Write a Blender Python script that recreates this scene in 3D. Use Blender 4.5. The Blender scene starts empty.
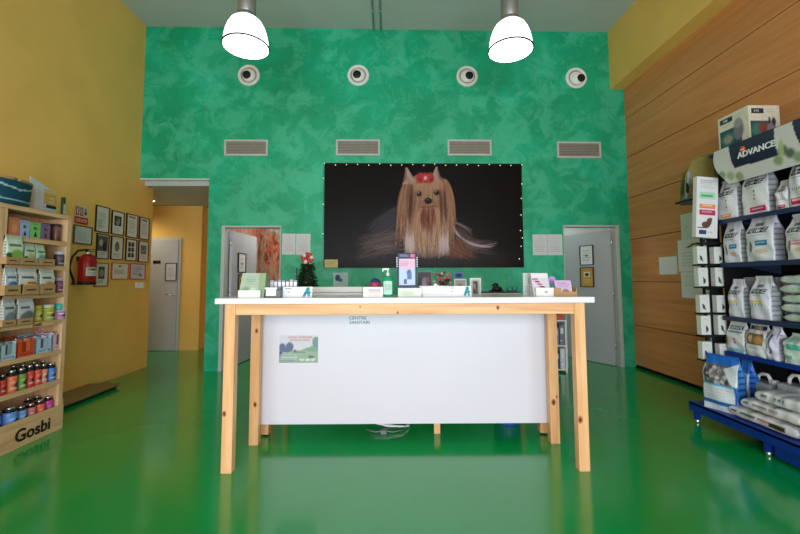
import bpy, bmesh, math, random
import numpy as np
from mathutils import Matrix, Vector
random.seed(7); rng = np.random.default_rng(11)
PI = math.pi
SC = bpy.context.scene
COL = SC.collection

# ------------------------------------------------------------------ camera geometry
HC = 1.25; F = 390.; PITCH = .0674; YAW = .0257; ROLL = -.0038; CX = 400.; CY = 253.4
def basis():
    s, c = math.sin(YAW), math.cos(YAW); sp, cp = math.sin(PITCH), math.cos(PITCH)
    f = (s*cp, c*cp, sp); r0 = (c, -s, 0.); u0 = (-s*sp, -c*sp, cp)
    cr, sr = math.cos(ROLL), math.sin(ROLL)
    r = tuple(cr*a+sr*b for a, b in zip(r0, u0)); u = tuple(-sr*a+cr*b for a, b in zip(r0, u0))
    return Vector(r), Vector(u), Vector(f)
RV, UV, FV = basis()
def ray(px, py): return FV + RV*((px-CX)/F) + UV*((CY-py)/F)
def at_y(px, py, Y): d = ray(px, py); t = Y/d.y; return Vector((d.x*t, Y, HC+d.z*t))
def at_x(px, py, X): d = ray(px, py); t = X/d.x; return Vector((X, d.y*t, HC+d.z*t))
def at_z(px, py, Z): d = ray(px, py); t = (Z-HC)/d.z; return Vector((d.x*t, d.y*t, Z))

cam = bpy.data.cameras.new('camera'); cam_o = bpy.data.objects.new('camera', cam); COL.objects.link(cam_o)
cam.sensor_width = 36.; cam.lens = F/800*36.; cam.shift_y = (CY-267)/800.; cam.clip_start = .05
m3 = Matrix((RV, UV, -FV)).transposed()
cam_o.matrix_world = Matrix.Translation((0, 0, HC)) @ m3.to_4x4()
SC.camera = cam_o

# ------------------------------------------------------------------ materials
def lin(c): return tuple((v/255/12.92 if v/255 <= .04045 else ((v/255+.055)/1.055)**2.4) for v in c[:3])
def L4(c): return lin(c)+(1.,)
MATS = {}
def new(name):
    m = bpy.data.materials.new(name); m.use_nodes = True
    nt = m.node_tree; b = nt.nodes['Principled BSDF']; MATS[name] = m
    return m, nt, b
def N(nt, t, **k):
    n = nt.nodes.new(t)
    for a, v in k.items():
        if a in n.inputs.keys(): n.inputs[a].default_value = v
        else: setattr(n, a, v)
    return n
def ramp(nt, stops):
    r = nt.nodes.new('ShaderNodeValToRGB'); e = r.color_ramp.elements
    while len(e) < len(stops): e.new(.5)
    for q, (p, c) in zip(e, stops): q.position = p; q.color = c if len(c) == 4 else L4(c)
    return r
def coords(nt, scale=(1, 1, 1), kind='Object'):
    tc = nt.nodes.new('ShaderNodeTexCoord'); mp = nt.nodes.new('ShaderNodeMapping')
    mp.inputs['Scale'].default_value = scale; nt.links.new(tc.outputs[kind], mp.inputs[0]); return mp.outputs[0]
def simple(name, c, rough=.5, metal=0., spec=.5, var=.06, nscale=9., bump=0., coat=0., emit=None, es=1., trans=0., ior=1.45, alpha=1.):
    m, nt, b = new(name)
    co = coords(nt); nz = N(nt, 'ShaderNodeTexNoise', Scale=nscale, Detail=3.); nt.links.new(co, nz.inputs['Vector'])
    l = lin(c)
    r = ramp(nt, [(.3, tuple(v*(1-var) for v in l)+(1,)), (.7, tuple(min(1, v*(1+var)) for v in l)+(1,))])
    nt.links.new(nz.outputs[0], r.inputs[0]); nt.links.new(r.outputs[0], b.inputs['Base Color'])
    b.inputs['Roughness'].default_value = rough; b.inputs['Metallic'].default_value = metal
    b.inputs['Specular IOR Level'].default_value = spec; b.inputs['Coat Weight'].default_value = coat
    b.inputs['Transmission Weight'].default_value = trans; b.inputs['IOR'].default_value = ior
    b.inputs['Alpha'].default_value = alpha
    if bump:
        n2 = N(nt, 'ShaderNodeTexNoise', Scale=nscale*4, Detail=4.); nt.links.new(co, n2.inputs['Vector'])
        bp = N(nt, 'ShaderNodeBump', Strength=bump, Distance=.01); nt.links.new(n2.outputs[0], bp.inputs['Height']); nt.links.new(bp.outputs[0], b.inputs['Normal'])
    if emit is not None:
        b.inputs['Emission Color'].default_value = L4(emit); b.inputs['Emission Strength'].default_value = es
    return m
def printed(name, rough, spec=.5, coat=0.):
    m, nt, b = new(name); a = N(nt, 'ShaderNodeAttribute', attribute_name='Col')
    nt.links.new(a.outputs['Color'], b.inputs['Base Color']); b.inputs['Roughness'].default_value = rough
    b.inputs['Specular IOR Level'].default_value = spec; b.inputs['Coat Weight'].default_value = coat
    return m
printed('paper', .75, .3); printed('card', .5); printed('film', .26, .5); printed('plastic', .35); printed('poster', .38, .12)
simple('yellow_paint', (236, 188, 100), .55, var=.05, nscale=2., bump=.04)
simple('ceiling_paint', (184, 190, 190), .8, var=.03, nscale=1.5)
simple('white_paint', (226, 226, 224), .6, var=.02)
simple('grey_door', (180, 179, 184), .45, var=.03, nscale=3)
simple('frame_grey', (186, 190, 188), .45, var=.03)
simple('white_lam', (226, 224, 236), .22, var=.01)
simple('panel_white', (220, 216, 230), .4, var=.015, nscale=2)
simple('white_plastic', (235, 236, 236), .35, var=.02)
simple('black', (16, 16, 18), .45, var=.1)
simple('black_metal', (20, 20, 22), .4, metal=.3, var=.1)
simple('dark_metal', (70, 72, 74), .35, metal=.8)
simple('silver', (200, 202, 205), .25, metal=.9, var=.04)
simple('lamp_metal', (150, 152, 154), .4, metal=.7)
simple('grille', (176, 166, 156), .5, metal=.3)
simple('grille_dark', (74, 70, 66), .6)
simple('navy_shelf', (38, 52, 84), .4, var=.08)
simple('blue_metal', (16, 50, 140), .35, var=.06)
simple('red', (160, 18, 24), .3, var=.05)
simple('khaki', (128, 118, 62), .9, var=.12, nscale=30, bump=.2)
simple('light_blue', (110, 150, 180), .6)
simple('gold', (190, 150, 60), .4)
simple('foliage', (14, 46, 24), .7, var=.4, nscale=30)
simple('kraft', (176, 140, 98), .75, var=.06, nscale=14)
simple('teal_fabric', (14, 72, 92), .9, var=.15, nscale=30, bump=.2)
simple('stripe_fabric', (170, 190, 190), .9)
simple('sanitizer', (20, 170, 120), .12, var=.03, trans=.25)
simple('blue_bin', (40, 90, 160), .4)
simple('lilac', (190, 160, 225), .5)
simple('platform_top', (120, 104, 70), .35, var=.12)  # wood tone with the yellow wall's reflection put into the colour
simple('glass', (235, 245, 242), .02, trans=1., var=0., alpha=.35)
simple('clear_plastic', (205, 212, 218), .15, trans=.45, var=.02)
simple('bulb', (255, 235, 190), .3, emit=(255, 225, 170), es=1.2)
simple('downlight', (255, 250, 235), .3, emit=(255, 245, 220), es=14.)
simple('brown_wood', (120, 66, 34), .5, var=.2)
simple('white_cable', (235, 235, 238), .4)
simple('grey_cable', (120, 120, 130), .4)
simple('blue_plastic', (40, 110, 210), .35)

# green stucco wall
m, nt, b = new('green_stucco'); co = coords(nt)
n1 = N(nt, 'ShaderNodeTexNoise', Scale=1.05, Detail=12., Roughness=.68, Distortion=.5); nt.links.new(co, n1.inputs['Vector'])
n2 = N(nt, 'ShaderNodeTexNoise', Scale=3.2, Detail=14., Roughness=.66, Distortion=.6); nt.links.new(co, n2.inputs['Vector'])
v = N(nt, 'ShaderNodeTexVoronoi', feature='DISTANCE_TO_EDGE', Scale=2.6)
mx0 = N(nt, 'ShaderNodeMix', data_type='RGBA', blend_type='LINEAR_LIGHT'); mx0.inputs[0].default_value = .22
nt.links.new(co, mx0.inputs[6]); nt.links.new(n2.outputs['Color'], mx0.inputs[7]); nt.links.new(mx0.outputs[2], v.inputs['Vector'])
r1 = ramp(nt, [(.34, (0, 146, 102)), (.48, (0, 160, 116)), (.57, (4, 170, 128)), (.70, (44, 190, 156))]); nt.links.new(n1.outputs[0], r1.inputs[0])
r2 = ramp(nt, [(.46, (0, 0, 0)), (.57, (255, 255, 255))]); nt.links.new(n2.outputs[0], r2.inputs[0])
r3 = ramp(nt, [(.0, (80, 80, 80)), (.045, (0, 0, 0))]); nt.links.new(v.outputs[0], r3.inputs[0])
mxa = N(nt, 'ShaderNodeMix', data_type='RGBA'); nt.links.new(r1.outputs[0], mxa.inputs[6]); mxa.inputs[7].default_value = L4((96, 206, 172))
mm = N(nt, 'ShaderNodeMath', operation='MULTIPLY'); mm.inputs[1].default_value = .34; nt.links.new(r2.outputs[0], mm.inputs[0]); nt.links.new(mm.outputs[0], mxa.inputs[0])
mxb = N(nt, 'ShaderNodeMix', data_type='RGBA'); nt.links.new(mxa.outputs[2], mxb.inputs[6]); mxb.inputs[7].default_value = L4((0, 136, 92))
nt.links.new(r3.outputs[0], mxb.inputs[0]); nt.links.new(mxb.outputs[2], b.inputs['Base Color'])
b.inputs['Roughness'].default_value = .5
bp = N(nt, 'ShaderNodeBump', Strength=.25, Distance=.01); nt.links.new(n2.outputs[0], bp.inputs['Height']); nt.links.new(bp.outputs[0], b.inputs['Normal'])

# glossy floor
m, nt, b = new('epoxy_floor'); co = coords(nt)
n1 = N(nt, 'ShaderNodeTexNoise', Scale=.8, Detail=4.); nt.links.new(co, n1.inputs['Vector'])
r1 = ramp(nt, [(.3, (0, 146, 62)), (.7, (4, 158, 74))]); nt.links.new(n1.outputs[0], r1.inputs[0]); nt.links.new(r1.outputs[0], b.inputs['Base Color'])
b.inputs['Roughness'].default_value = .16; b.inputs['Specular IOR Level'].default_value = .85; b.inputs['Coat Weight'].default_value = .2; b.inputs['Coat Roughness'].default_value = .1
n2 = N(nt, 'ShaderNodeTexNoise', Scale=5., Detail=2.); nt.links.new(co, n2.inputs['Vector'])
bp = N(nt, 'ShaderNodeBump', Strength=.05, Distance=.01); nt.links.new(n2.outputs[0], bp.inputs['Height']); nt.links.new(bp.outputs[0], b.inputs['Normal'])

# woods
def wood(name, axis, c0, c1, c2, rough=.45, scale=7., planks=None):
    m, nt, b = new(name); s = [scale*2.2]*3; s[axis] = scale*.14; co = coords(nt, tuple(s))
    n = N(nt, 'ShaderNodeTexNoise', Scale=1., Detail=6., Roughness=.6, Distortion=1.2); nt.links.new(co, n.inputs['Vector'])
    r = ramp(nt, [(.28, c0), (.5, c1), (.72, c2)]); nt.links.new(n.outputs[0], r.inputs[0])
    out = r.outputs[0]
    nt.links.new(out, b.inputs['Base Color']); b.inputs['Roughness'].default_value = rough
    return m
for ax, n in enumerate('xyz'):
    wood('pine_'+n, ax, (206, 146, 96), (228, 174, 122), (240, 194, 146))
    wood('ply_'+n, ax, (190, 146, 104), (214, 174, 130), (226, 190, 148), .55)
wood('cladding', 1, (186, 116, 68), (204, 134, 80), (216, 148, 94), .38, 4.)
simple('knot', (96, 46, 24), .5, var=.3, nscale=60)
simple('knot_ring', (190, 120, 74), .5, var=.15, nscale=60)

# bark mural
for mn_, (sa, sb) in {'bark_mural': ((5., 1., 1.6), (14., 1., 5.)), 'bark_mural_side': ((1., 5., 1.6), (1., 14., 5.))}.items():
  m, nt, b = new(mn_); co = coords(nt, sa)
  n1 = N(nt, 'ShaderNodeTexNoise', Scale=1., Detail=8., Roughness=.7, Distortion=1.5); nt.links.new(co, n1.inputs['Vector'])
  co2 = coords(nt, sb); n2 = N(nt, 'ShaderNodeTexNoise', Scale=1., Detail=10., Roughness=.8, Distortion=.8); nt.links.new(co2, n2.inputs['Vector'])
  r1 = ramp(nt, [(.36, (120, 50, 34)), (.46, (206, 110, 66)), (.53, (170, 130, 104)), (.62, (176, 170, 158))]); nt.links.new(n1.outputs[0], r1.inputs[0])
  r2 = ramp(nt, [(.4, (60, 44, 40)), (.52, (255, 255, 255))]); nt.links.new(n2.outputs[0], r2.inputs[0])
  mx = N(nt, 'ShaderNodeMix', data_type='RGBA', blend_type='MULTIPLY'); mx.inputs[0].default_value = .8
  nt.links.new(r1.outputs[0], mx.inputs[6]); nt.links.new(r2.outputs[0], mx.inputs[7]); nt.links.new(mx.outputs[2], b.inputs['Base Color']); b.inputs['Roughness'].default_value = .5
m, nt, b = new('leaf_mural'); co = coords(nt)
n1 = N(nt, 'ShaderNodeTexNoise', Scale=9., Detail=8., Roughness=.8); nt.links.new(co, n1.inputs['Vector'])
r1 = ramp(nt, [(.38, (24, 44, 12)), (.5, (96, 130, 30)), (.62, (196, 196, 60))]); nt.links.new(n1.outputs[0], r1.inputs[0]); nt.links.new(r1.outputs[0], b.inputs['Base Color'])

# lamp shade: glowing white acrylic
m, nt, b = new('lamp_acrylic'); b.inputs['Base Color'].default_value = (.95, .97, 1, 1); b.inputs['Roughness'].default_value = .15
b.inputs['Emission Color'].default_value = (.93, .97, 1, 1); b.inputs['Emission Strength'].default_value = 2.3
m, nt, b = new('lamp_diffuser'); b.inputs['Base Color'].default_value = (.95, .97, 1, 1)
b.inputs['Emission Color'].default_value = (.96, .98, 1, 1); b.inputs['Emission Strength'].default_value = 5.

# ------------------------------------------------------------------ mesh builder
WHITE = (255, 255, 255)
class MB:
    def __init__(s): s.v = []; s.c = []; s.f = []; s.m = []; s.s = []; s.mats = []
    def mi(s, n):
        if n not in s.mats: s.mats.append(n)
        return s.mats.index(n)
    def add(s, vs, fs, mat, col=WHITE, smooth=False):
        o = len(s.v); k = s.mi(mat); s.v += [tuple(q) for q in vs]
        if col is None or len(col) == 0: col = WHITE
        if isinstance(col[0], (int, float)): cl = [lin(col)]*len(vs)
        else: cl = [tuple(q) for q in col]                       # already linear per vertex
        s.c += cl
        for f in fs: s.f.append(tuple(o+i for i in f)); s.m.append(k); s.s.append(smooth)
    def box(s, x0, x1, y0, y1, z0, z1, mat, col=WHITE, bev=0., mtx=None):
        if x0 > x1: x0, x1 = x1, x0
        if y0 > y1: y0, y1 = y1, y0
        if z0 > z1: z0, z1 = z1, z0
        vs = [(x, y, z) for x in (x0, x1) for y in (y0, y1) for z in (z0, z1)]
        fs = [(0, 1, 3, 2), (4, 6, 7, 5), (0, 4, 5, 1), (2, 3, 7, 6), (0, 2, 6, 4), (1, 5, 7, 3)]
        if bev > 0:
            bm = bmesh.new(); bv = [bm.verts.new(q) for q in vs]
            for f in fs: bm.faces.new([bv[i] for i in f])
            bmesh.ops.bevel(bm, geom=bm.edges[:], offset=min(bev, .45*min(x1-x0, y1-y0, z1-z0)), segments=2, affect='EDGES', profile=.5)
            bm.verts.index_update(); vs = [tuple(q.co) for q in bm.verts]; fs = [tuple(q.index for q in f.verts) for f in bm.faces]; bm.free()
        if mtx is not None: vs = [tuple(mtx @ Vector(q)) for q in vs]
        s.add(vs, fs, mat, col)
        return s
    def lathe(s, prof, c, mat, col=WHITE, seg=24, axis='z', caps=True, mtx=None):
        vs, fs = [], []
        n = len(prof)
        cols = [] if (col is not None and not isinstance(col[0], (int, float))) else None
        for k, (r, h) in enumerate(prof):
            for i in range(seg):
                a = 2*PI*i/seg; p = (r*math.cos(a), r*math.sin(a), h)
                if axis == 'y': p = (p[0], p[2], p[1])
                if axis == 'x': p = (p[2], p[0], p[1])
                p = Vector(p)
                if mtx is not None: p = mtx @ p
                vs.append(tuple(p+Vector(c)))
                if cols is not None: cols.append(lin(col[k]))
        for k in range(n-1):
            for i in range(seg):
                j = (i+1) % seg; fs.append((k*seg+i, k*seg+j, (k+1)*seg+j, (k+1)*seg+i))
        if caps: fs.append(tuple(range(seg))[::-1]); fs.append(tuple((n-1)*seg+i for i in range(seg)))
        s.add(vs, fs, mat, cols if cols is not None else col, True); return s
    def cyl(s, r, h0, h1, c, mat, col=WHITE, seg=20, axis='z'):
        b = min(r*.12, abs(h1-h0)*.2)
        return s.lathe([(r-b, h0), (r, h0+b), (r, h1-b), (r-b, h1)], c, mat, col, seg, axis)
    def tube(s, pts, r, mat, col=WHITE, seg=8):
        pts = [Vector(p) for p in pts]; vs, fs = [], []
        for i, p in enumerate(pts):
            d = (pts[min(i+1, len(pts)-1)]-pts[max(i-1, 0)]).normalized()
            a = d.cross(Vector((0, 0, 1)));  a = Vector((1, 0, 0)) if a.length < .05 else a.normalized(); b2 = d.cross(a)
            rr = r[i] if isinstance(r, (list, tuple)) else r
            for k in range(seg):
                t = 2*PI*k/seg; vs.append(tuple(p+a*math.cos(t)*rr+b2*math.sin(t)*rr))
        for i in range(len(pts)-1):
            for k in range(seg):
                j = (k+1) % seg; fs.append((i*seg+k, i*seg+j, (i+1)*seg+j, (i+1)*seg+k))
        fs.append(tuple(range(seg))[::-1]); fs.append(tuple((len(pts)-1)*seg+i for i in range(seg)))
        s.add(vs, fs, mat, col, True); return s
    def ball(s, c, r, mat, col=WHITE, seg=16, sq=(1, 1, 1)):
        vs, fs = [], []; n = seg//2
        for k in range(n+1):
            t = PI*k/n
            for i in range(seg):
                a = 2*PI*i/seg; vs.append((c[0]+r*sq[0]*math.sin(t)*math.cos(a), c[1]+r*sq[1]*math.sin(t)*math.sin(a), c[2]+r*sq[2]*math.cos(t)))
        for k in range(n):
            for i in range(seg):
                j = (i+1) % seg; fs.append((k*seg+i, (k+1)*seg+i, (k+1)*seg+j, k*seg+j))
        s.add(vs, fs, mat, col, True); return s
    def prism(s, poly, a0, a1, mat, col=WHITE, axis='y'):
        n = len(poly); mk = {'y': lambda p, a: (p[0], a, p[1]), 'x': lambda p, a: (a, p[0], p[1]), 'z': lambda p, a: (p[0], p[1], a)}[axis]
        vs = [mk(p, a0) for p in poly]+[mk(p, a1) for p in poly]
        fs = [tuple(range(n)), tuple(range(n, 2*n))[::-1]]+[(i, n+i, n+(i+1) % n, (i+1) % n) for i in range(n)]
        s.add(vs, fs, mat, col); return s
    def sheet(s, fn, img, nu, nv, mat='paper', smooth=False):
        """curved or flat printed surface: fn(u, v) with v up; img sampled per vertex"""
        vs, cl = [], []
        for j in range(nv+1):
            for i in range(nu+1):
                u, v_ = i/nu, j/nv; vs.append(tuple(fn(u, v_))); cl.append(samp(img, u, 1-v_))
        fs = [(j*(nu+1)+i, j*(nu+1)+i+1, (j+1)*(nu+1)+i+1, (j+1)*(nu+1)+i) for j in range(nv) for i in range(nu)]
        s.add(vs, fs, mat, cl, smooth); return s
    def face(s, w, h, img, d=0., x=0., z=0., nu=None, nv=None, mat='paper', res=.004, mtx=None):
        """flat print facing local -Y at y=d, centred on x, standing on z"""
        nu = nu or max(2, min(160, int(w/res))); nv = nv or max(2, min(160, int(h/res)))
        fn = (lambda u, v_: (x-w/2+w*u, d, z+h*v_)) if mtx is None else (lambda u, v_: mtx @ Vector((x-w/2+w*u, d, z+h*v_)))
        return s.sheet(fn, img, nu, nv, mat)
    def text(s, body, size, mtx, mat, col=WHITE, ext=.001, bold=0., align='CENTER', sx=1.):
        cu = bpy.data.curves.new('t', 'FONT'); cu.body = body; cu.size = size; cu.extrude = ext; cu.offset = bold; cu.align_x = align; cu.align_y = 'CENTER'; cu.resolution_u = 3
        o = bpy.data.objects.new('t', cu); COL.objects.link(o)
        dg = bpy.context.evaluated_depsgraph_get(); me = bpy.data.meshes.new_from_object(o.evaluated_get(dg))
        # text lies in XY facing +Z: stand it up to face -Y
        R = Matrix.Rotation(PI/2, 4, 'X')
        vs = [tuple(mtx @ (R @ Vector((q.co.x*sx, q.co.y, q.co.z)))) for q in me.vertices]
        s.add(vs, [tuple(p.vertices) for p in me.polygons], mat, col)
        bpy.data.objects.remove(o); bpy.data.curves.remove(cu); bpy.data.meshes.remove(me); return s
    def obj(s, name, parent=None, loc=None, rz=0.):
        me = bpy.data.meshes.new(name); me.from_pydata(s.v, [], s.f)
        for n in s.mats: me.materials.append(MATS[n])
        me.polygons.foreach_set('material_index', s.m); me.polygons.foreach_set('use_smooth', s.s)
        ca = me.color_attributes.new('Col', 'FLOAT_COLOR', 'POINT')
        buf = np.ones((len(s.v), 4), dtype=np.float32); buf[:, :3] = np.array(s.c, dtype=np.float32).reshape(-1, 3)
        ca.data.foreach_set('color', buf.ravel())
        me.update()
        o = bpy.data.objects.new(name, me); COL.objects.link(o)
        if parent is not None: o.parent = parent
        if loc is not None: o.location = loc
        o.rotation_euler.z = rz
        return o

# ------------------------------------------------------------------ tiny raster painter (linear RGB arrays, y down)
FONT = {k: bytes.fromhex(v) for k, v in dict(A='7E1111117E', B='7F49494936', C='3E41414122', D='7F4141221C', E='7F49494941', F='7F09090901', G='3E4149497A', H='7F0808087F', I='00417F4100', J='2040413F01', K='7F08142241', L='7F40404040', M='7F020C027F', N='7F0408107F', O='3E4141413E', P='7F09090906', R='7F09192946', S='4649494931', T='01017F0101', U='3F4040403F', V='1F2040201F', X='6314081463', Y='0708700807', Z='6151494543').items()}
def samp(img, u, v):
    if img.ndim == 1: return tuple(img)
    h, w, _ = img.shape; return tuple(img[min(h-1, int(v*h)), min(w-1, int(u*w))])
class Im:
    def __init__(s, w, h, bg): s.a = np.zeros((h, w, 3)); s.a[:] = lin(bg); s.w = w; s.h = h; s.Y, s.X = np.mgrid[0:h, 0:w]; s.X = (s.X+.5)/w; s.Y = (s.Y+.5)/h
    def mix(s, mask, c, al=1.):
        m_ = np.clip(mask*al, 0, 1)[..., None]; s.a = s.a*(1-m_)+np.array(lin(c))*m_; return s
    def rect(s, x0, y0, x1, y1, c, al=1.): return s.mix(((s.X >= x0) & (s.X < x1) & (s.Y >= y0) & (s.Y < y1)).astype(float), c, al)
    def ell(s, cx, cy, rx, ry, c, al=1., soft=.1): 
        d = np.sqrt(((s.X-cx)/rx)**2+((s.Y-cy)/ry)**2); return s.mix(np.clip((1-d)/soft+.5, 0, 1), c, al)
    def poly(s, pts, c, al=1.):
        ins = np.zeros(s.X.shape, bool); n = len(pts)
        for i in range(n):
            (x0, y0), (x1, y1) = pts[i], pts[(i+1) % n]
            if y0 == y1: continue
            ins ^= ((y0 > s.Y) != (y1 > s.Y)) & (s.X < (x1-x0)*(s.Y-y0)/(y1-y0)+x0)
        return s.mix(ins.astype(float), c, al)
    def lines(s, x0, y0, x1, y1, n, c, al=.7, fill=.45):
        for i in range(n):
            t = y0+(y1-y0)*i/n; e = x1-(x1-x0)*random.random()*.25; s.rect(x0, t, e, t+(y1-y0)/n*fill, c, al)
        return s
    def text(s, t, x0, y0, x1, y1, c, al=1.):
        n = len(t)*6-1
        for i, ch in enumerate(t):
            if ch not in FONT: continue
            for k, colb in enumerate(FONT[ch]):
                for r in range(7):
                    if colb >> r & 1:
                        xa = x0+(x1-x0)*(i*6+k)/n; ya = y0+(y1-y0)*r/7
                        s.rect(xa, ya, xa+(x1-x0)/n, ya+(y1-y0)/7, c, al)
        return s
    def noise(s, amt): s.a = np.clip(s.a*(1+rng.normal(0, amt, s.a.shape[:2])[..., None]), 0, 1); return s

# ------------------------------------------------------------------ scene bookkeeping
def tag(o, label, cat, group=None, kind=None):
    o['label'] = label; o['category'] = cat
    if group: o['group'] = group
    if kind: o['kind'] = kind
    return o
def thing(name, label, cat, loc=(0, 0, 0), rz=0., group=None):
    o = bpy.data.objects.new(name, None); o.empty_display_size = .05; COL.objects.link(o); o.location = loc; o.rotation_euler.z = rz
    return tag(o, label, cat, group)
def struct(o): o['kind'] = 'structure'; return o
def T(x, y, z): return Matrix.Translation((x, y, z))

# ================================================================== THE ROOM
D = 5.537; XL = -3.54; XR = 3.478; XS = 3.275; H = 4.945; HS = 4.057; YF = -3.2; TH = .12
AX = -2.57; HZ = 2.695                                       # alcove opening
d1 = (-2.372, -1.54, 2.02); d2 = (2.497, 3.314, 2.028)       # door openings in the green wall
struct(MB().box(-6.2, 4.6, YF-.1, 8.2, -.1, 0, 'epoxy_floor').obj('floor'))
struct(MB().box(XL-.2, XR+.2, YF-.1, D+TH, H, H+.1, 'ceiling_paint').obj('ceiling'))
struct(MB().box(XL-.12, XL, YF, 5.86, 0, H, 'yellow_paint').obj('wall_left'))
w = MB()
for z0, z1 in [(.045, .595), (.603, 1.205), (1.213, 1.812), (1.82, 2.415), (2.423, 3.015), (3.023, 3.6), (3.608, HS)]:
    w.box(XR, XR+.05, YF, D, z0, z1, 'cladding', bev=.002)
w.box(XR+.02, XR+.12, YF, D, 0, HS, 'black')
w.box(XR, XR+.1, YF, D, 0, .02, 'black_metal')
struct(w.obj('wall_right'))
struct(MB().box(XS, XR+.15, YF, D, HS, H, 'yellow_paint').obj('trim_1'))
w = MB()
for x0, x1, z0, z1 in [(XL, AX, HZ, H), (AX, d1[0], 0, H), (d1[0], d1[1], d1[2], H), (d1[1], d2[0], 0, H), (d2[0], d2[1], d2[2], H), (d2[1], XR+.1, 0, H)]:
    w.box(x0, x1, D, D+TH, z0, z1, 'green_stucco')
struct(w.obj('wall_back'))
struct(MB().box(XL, AX, D-.004, D+TH, HZ-.012, HZ, 'white_plastic').obj('trim_2'))
# corridor and back rooms
struct(MB().box(-6.1, -3.45, 7.2, 7.3, 0, 2.62, 'yellow_paint').obj('wall_corridor_back'))
struct(MB().box(-3.45, -2.5, 7.46, 7.56, 0, 2.62, 'yellow_paint').box(-3.55, -3.45, 7.3, 7.56, 0, 2.62, 'yellow_paint').obj('wall_corridor_recess'))
struct(MB().box(-6.2, -6.1, 5.74, 7.3, 0, 2.62, 'yellow_paint').obj('wall_corridor_left'))
struct(MB().box(-6.2, XL-.12, 5.74, 5.86, 0, 2.62, 'yellow_paint').obj('wall_corridor_front'))
struct(MB().box(-2.56, -2.46, D+TH, 7.6, 0, 2.62, 'yellow_paint').obj('wall_corridor_right'))
struct(MB().box(-6.2, -2.46, D+TH, 7.6, 2.62, 2.7, 'ceiling_paint').obj('ceiling_corridor'))
struct(MB().box(-2.46, -.5, 7.4, 7.5, 0, 2.62, 'white_paint').box(-.6, -.5, D+TH, 7.4, 0, 2.62, 'white_paint').obj('wall_consulting_room'))
struct(MB().box(-2.46, -.5, D+TH, 7.5, 2.62, 2.7, 'ceiling_paint').obj('ceiling_consulting_room'))
struct(MB().box(1.6, 4.3, 7.4, 7.5, 0, 2.62, 'white_paint').box(1.6, 1.7, D+TH, 7.4, 0, 2.62, 'white_paint').box(4.2, 4.3, D+TH, 7.4, 0, 2.62, 'white_paint').obj('wall_treatment_room'))
struct(MB().box(1.6, 4.3, D+TH, 7.5, 2.62, 2.7, 'ceiling_paint').obj('ceiling_treatment_room'))
# front wall with the shop window, behind the camera
w = MB()
for x0, x1, z0, z1 in [(XL-.12, -3.1, 0, H), (3.1, XR+.12, 0, H), (-3.1, 3.1, 2.6, H), (-3.1, 3.1, 0, .12)]:
    w.box(x0, x1, YF-.1, YF, z0, z1, 'yellow_paint')
struct(w.obj('wall_front'))
w = MB()
for x in (-3.1, -1.57, -.02, 1.53, 3.05): w.box(x, x+.05, YF-.08, YF-.02, .12, 2.6, 'dark_metal')
for z in (.12, 2.05, 2.55): w.box(-3.1, 3.1, YF-.075, YF-.025, z, z+.05, 'dark_metal')
wf = struct(w.obj('window_1'))
MB().box(-3.08, 3.08, YF-.055, YF-.049, .15, 2.57, 'glass').obj('window_pane', wf)

# murals in the rooms
tag(MB().box(-2.44, -.62, 7.382, 7.397, .02, 2.58, 'bark_mural').obj('bark_mural'), 'orange and grey tree bark mural on the rear wall seen through the left doorway', 'mural')
tag(MB().box(-2.458, -2.443, 5.75, 7.38, .02, 2.58, 'bark_mural_side').obj('bark_mural'), 'tree bark mural on the side wall just behind the left open door', 'mural')
tag(MB().box(1.72, 3.3, 7.385, 7.4, .05, 2.55, 'leaf_mural').obj('leaf_mural'), 'yellow and green leaf mural, a sliver beside the right open door', 'mural')

# door frames and leaves
def doorframe(name, x0, x1, zt, fl, fr, ft):
    w = MB()
    w.box(x0, x0+fl, D-.015, D+TH+.015, 0, zt, 'frame_grey', bev=.003).box(x1-fr, x1, D-.015, D+TH+.015, 0, zt, 'frame_grey', bev=.003)
    w.box(x0+fl, x1-fr, D-.013, D+TH+.013, zt-ft, zt, 'frame_grey', bev=.003)
    return struct(w.obj(name))
def leaf(parent, hx, hy, ex, ey, zt, sgn):
    L = math.hypot(ex-hx, ey-hy); a = math.atan2(ey-hy, ex-hx)
    o = MB().box(0, L, -.02, .02, .012, zt, 'grey_door', bev=.002).obj('door_leaf', parent, (hx, hy, 0), a)
    hd = MB()
    for y in (-.02, .02):
        s_ = 1 if y > 0 else -1
        hd.cyl(.024, min(y, y+s_*.008), max(y, y+s_*.008), (L-.07, 0, 1.02), 'silver', axis='y')
        hd.tube([(L-.07, y, 1.02), (L-.07, y+s_*.05, 1.02), (L-.19, y+s_*.05, 1.02)], .009, 'silver')
    hd.obj('door_handle', o)
    hg = MB()
    for z in (.25, 1.0, 1.75): hg.cyl(.01, z, z+.09, (-.004, 0, 0), 'silver')
    hg.obj('hinge', o)
    return o
f1 = doorframe('door_1', d1[0], d1[1], d1[2], .048, .014, .024)
f2 = doorframe('door_2', d2[0], d2[1], d2[2], .012, .05, .026)
le1 = leaf(f1, d1[0]+.075, D+TH+.02, -2.235, D+TH+.86, 1.965, 1)
le2 = leaf(f2, d2[1]-.075, D+.07, 2.87, D+TH+.72, 1.965, -1)
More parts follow.
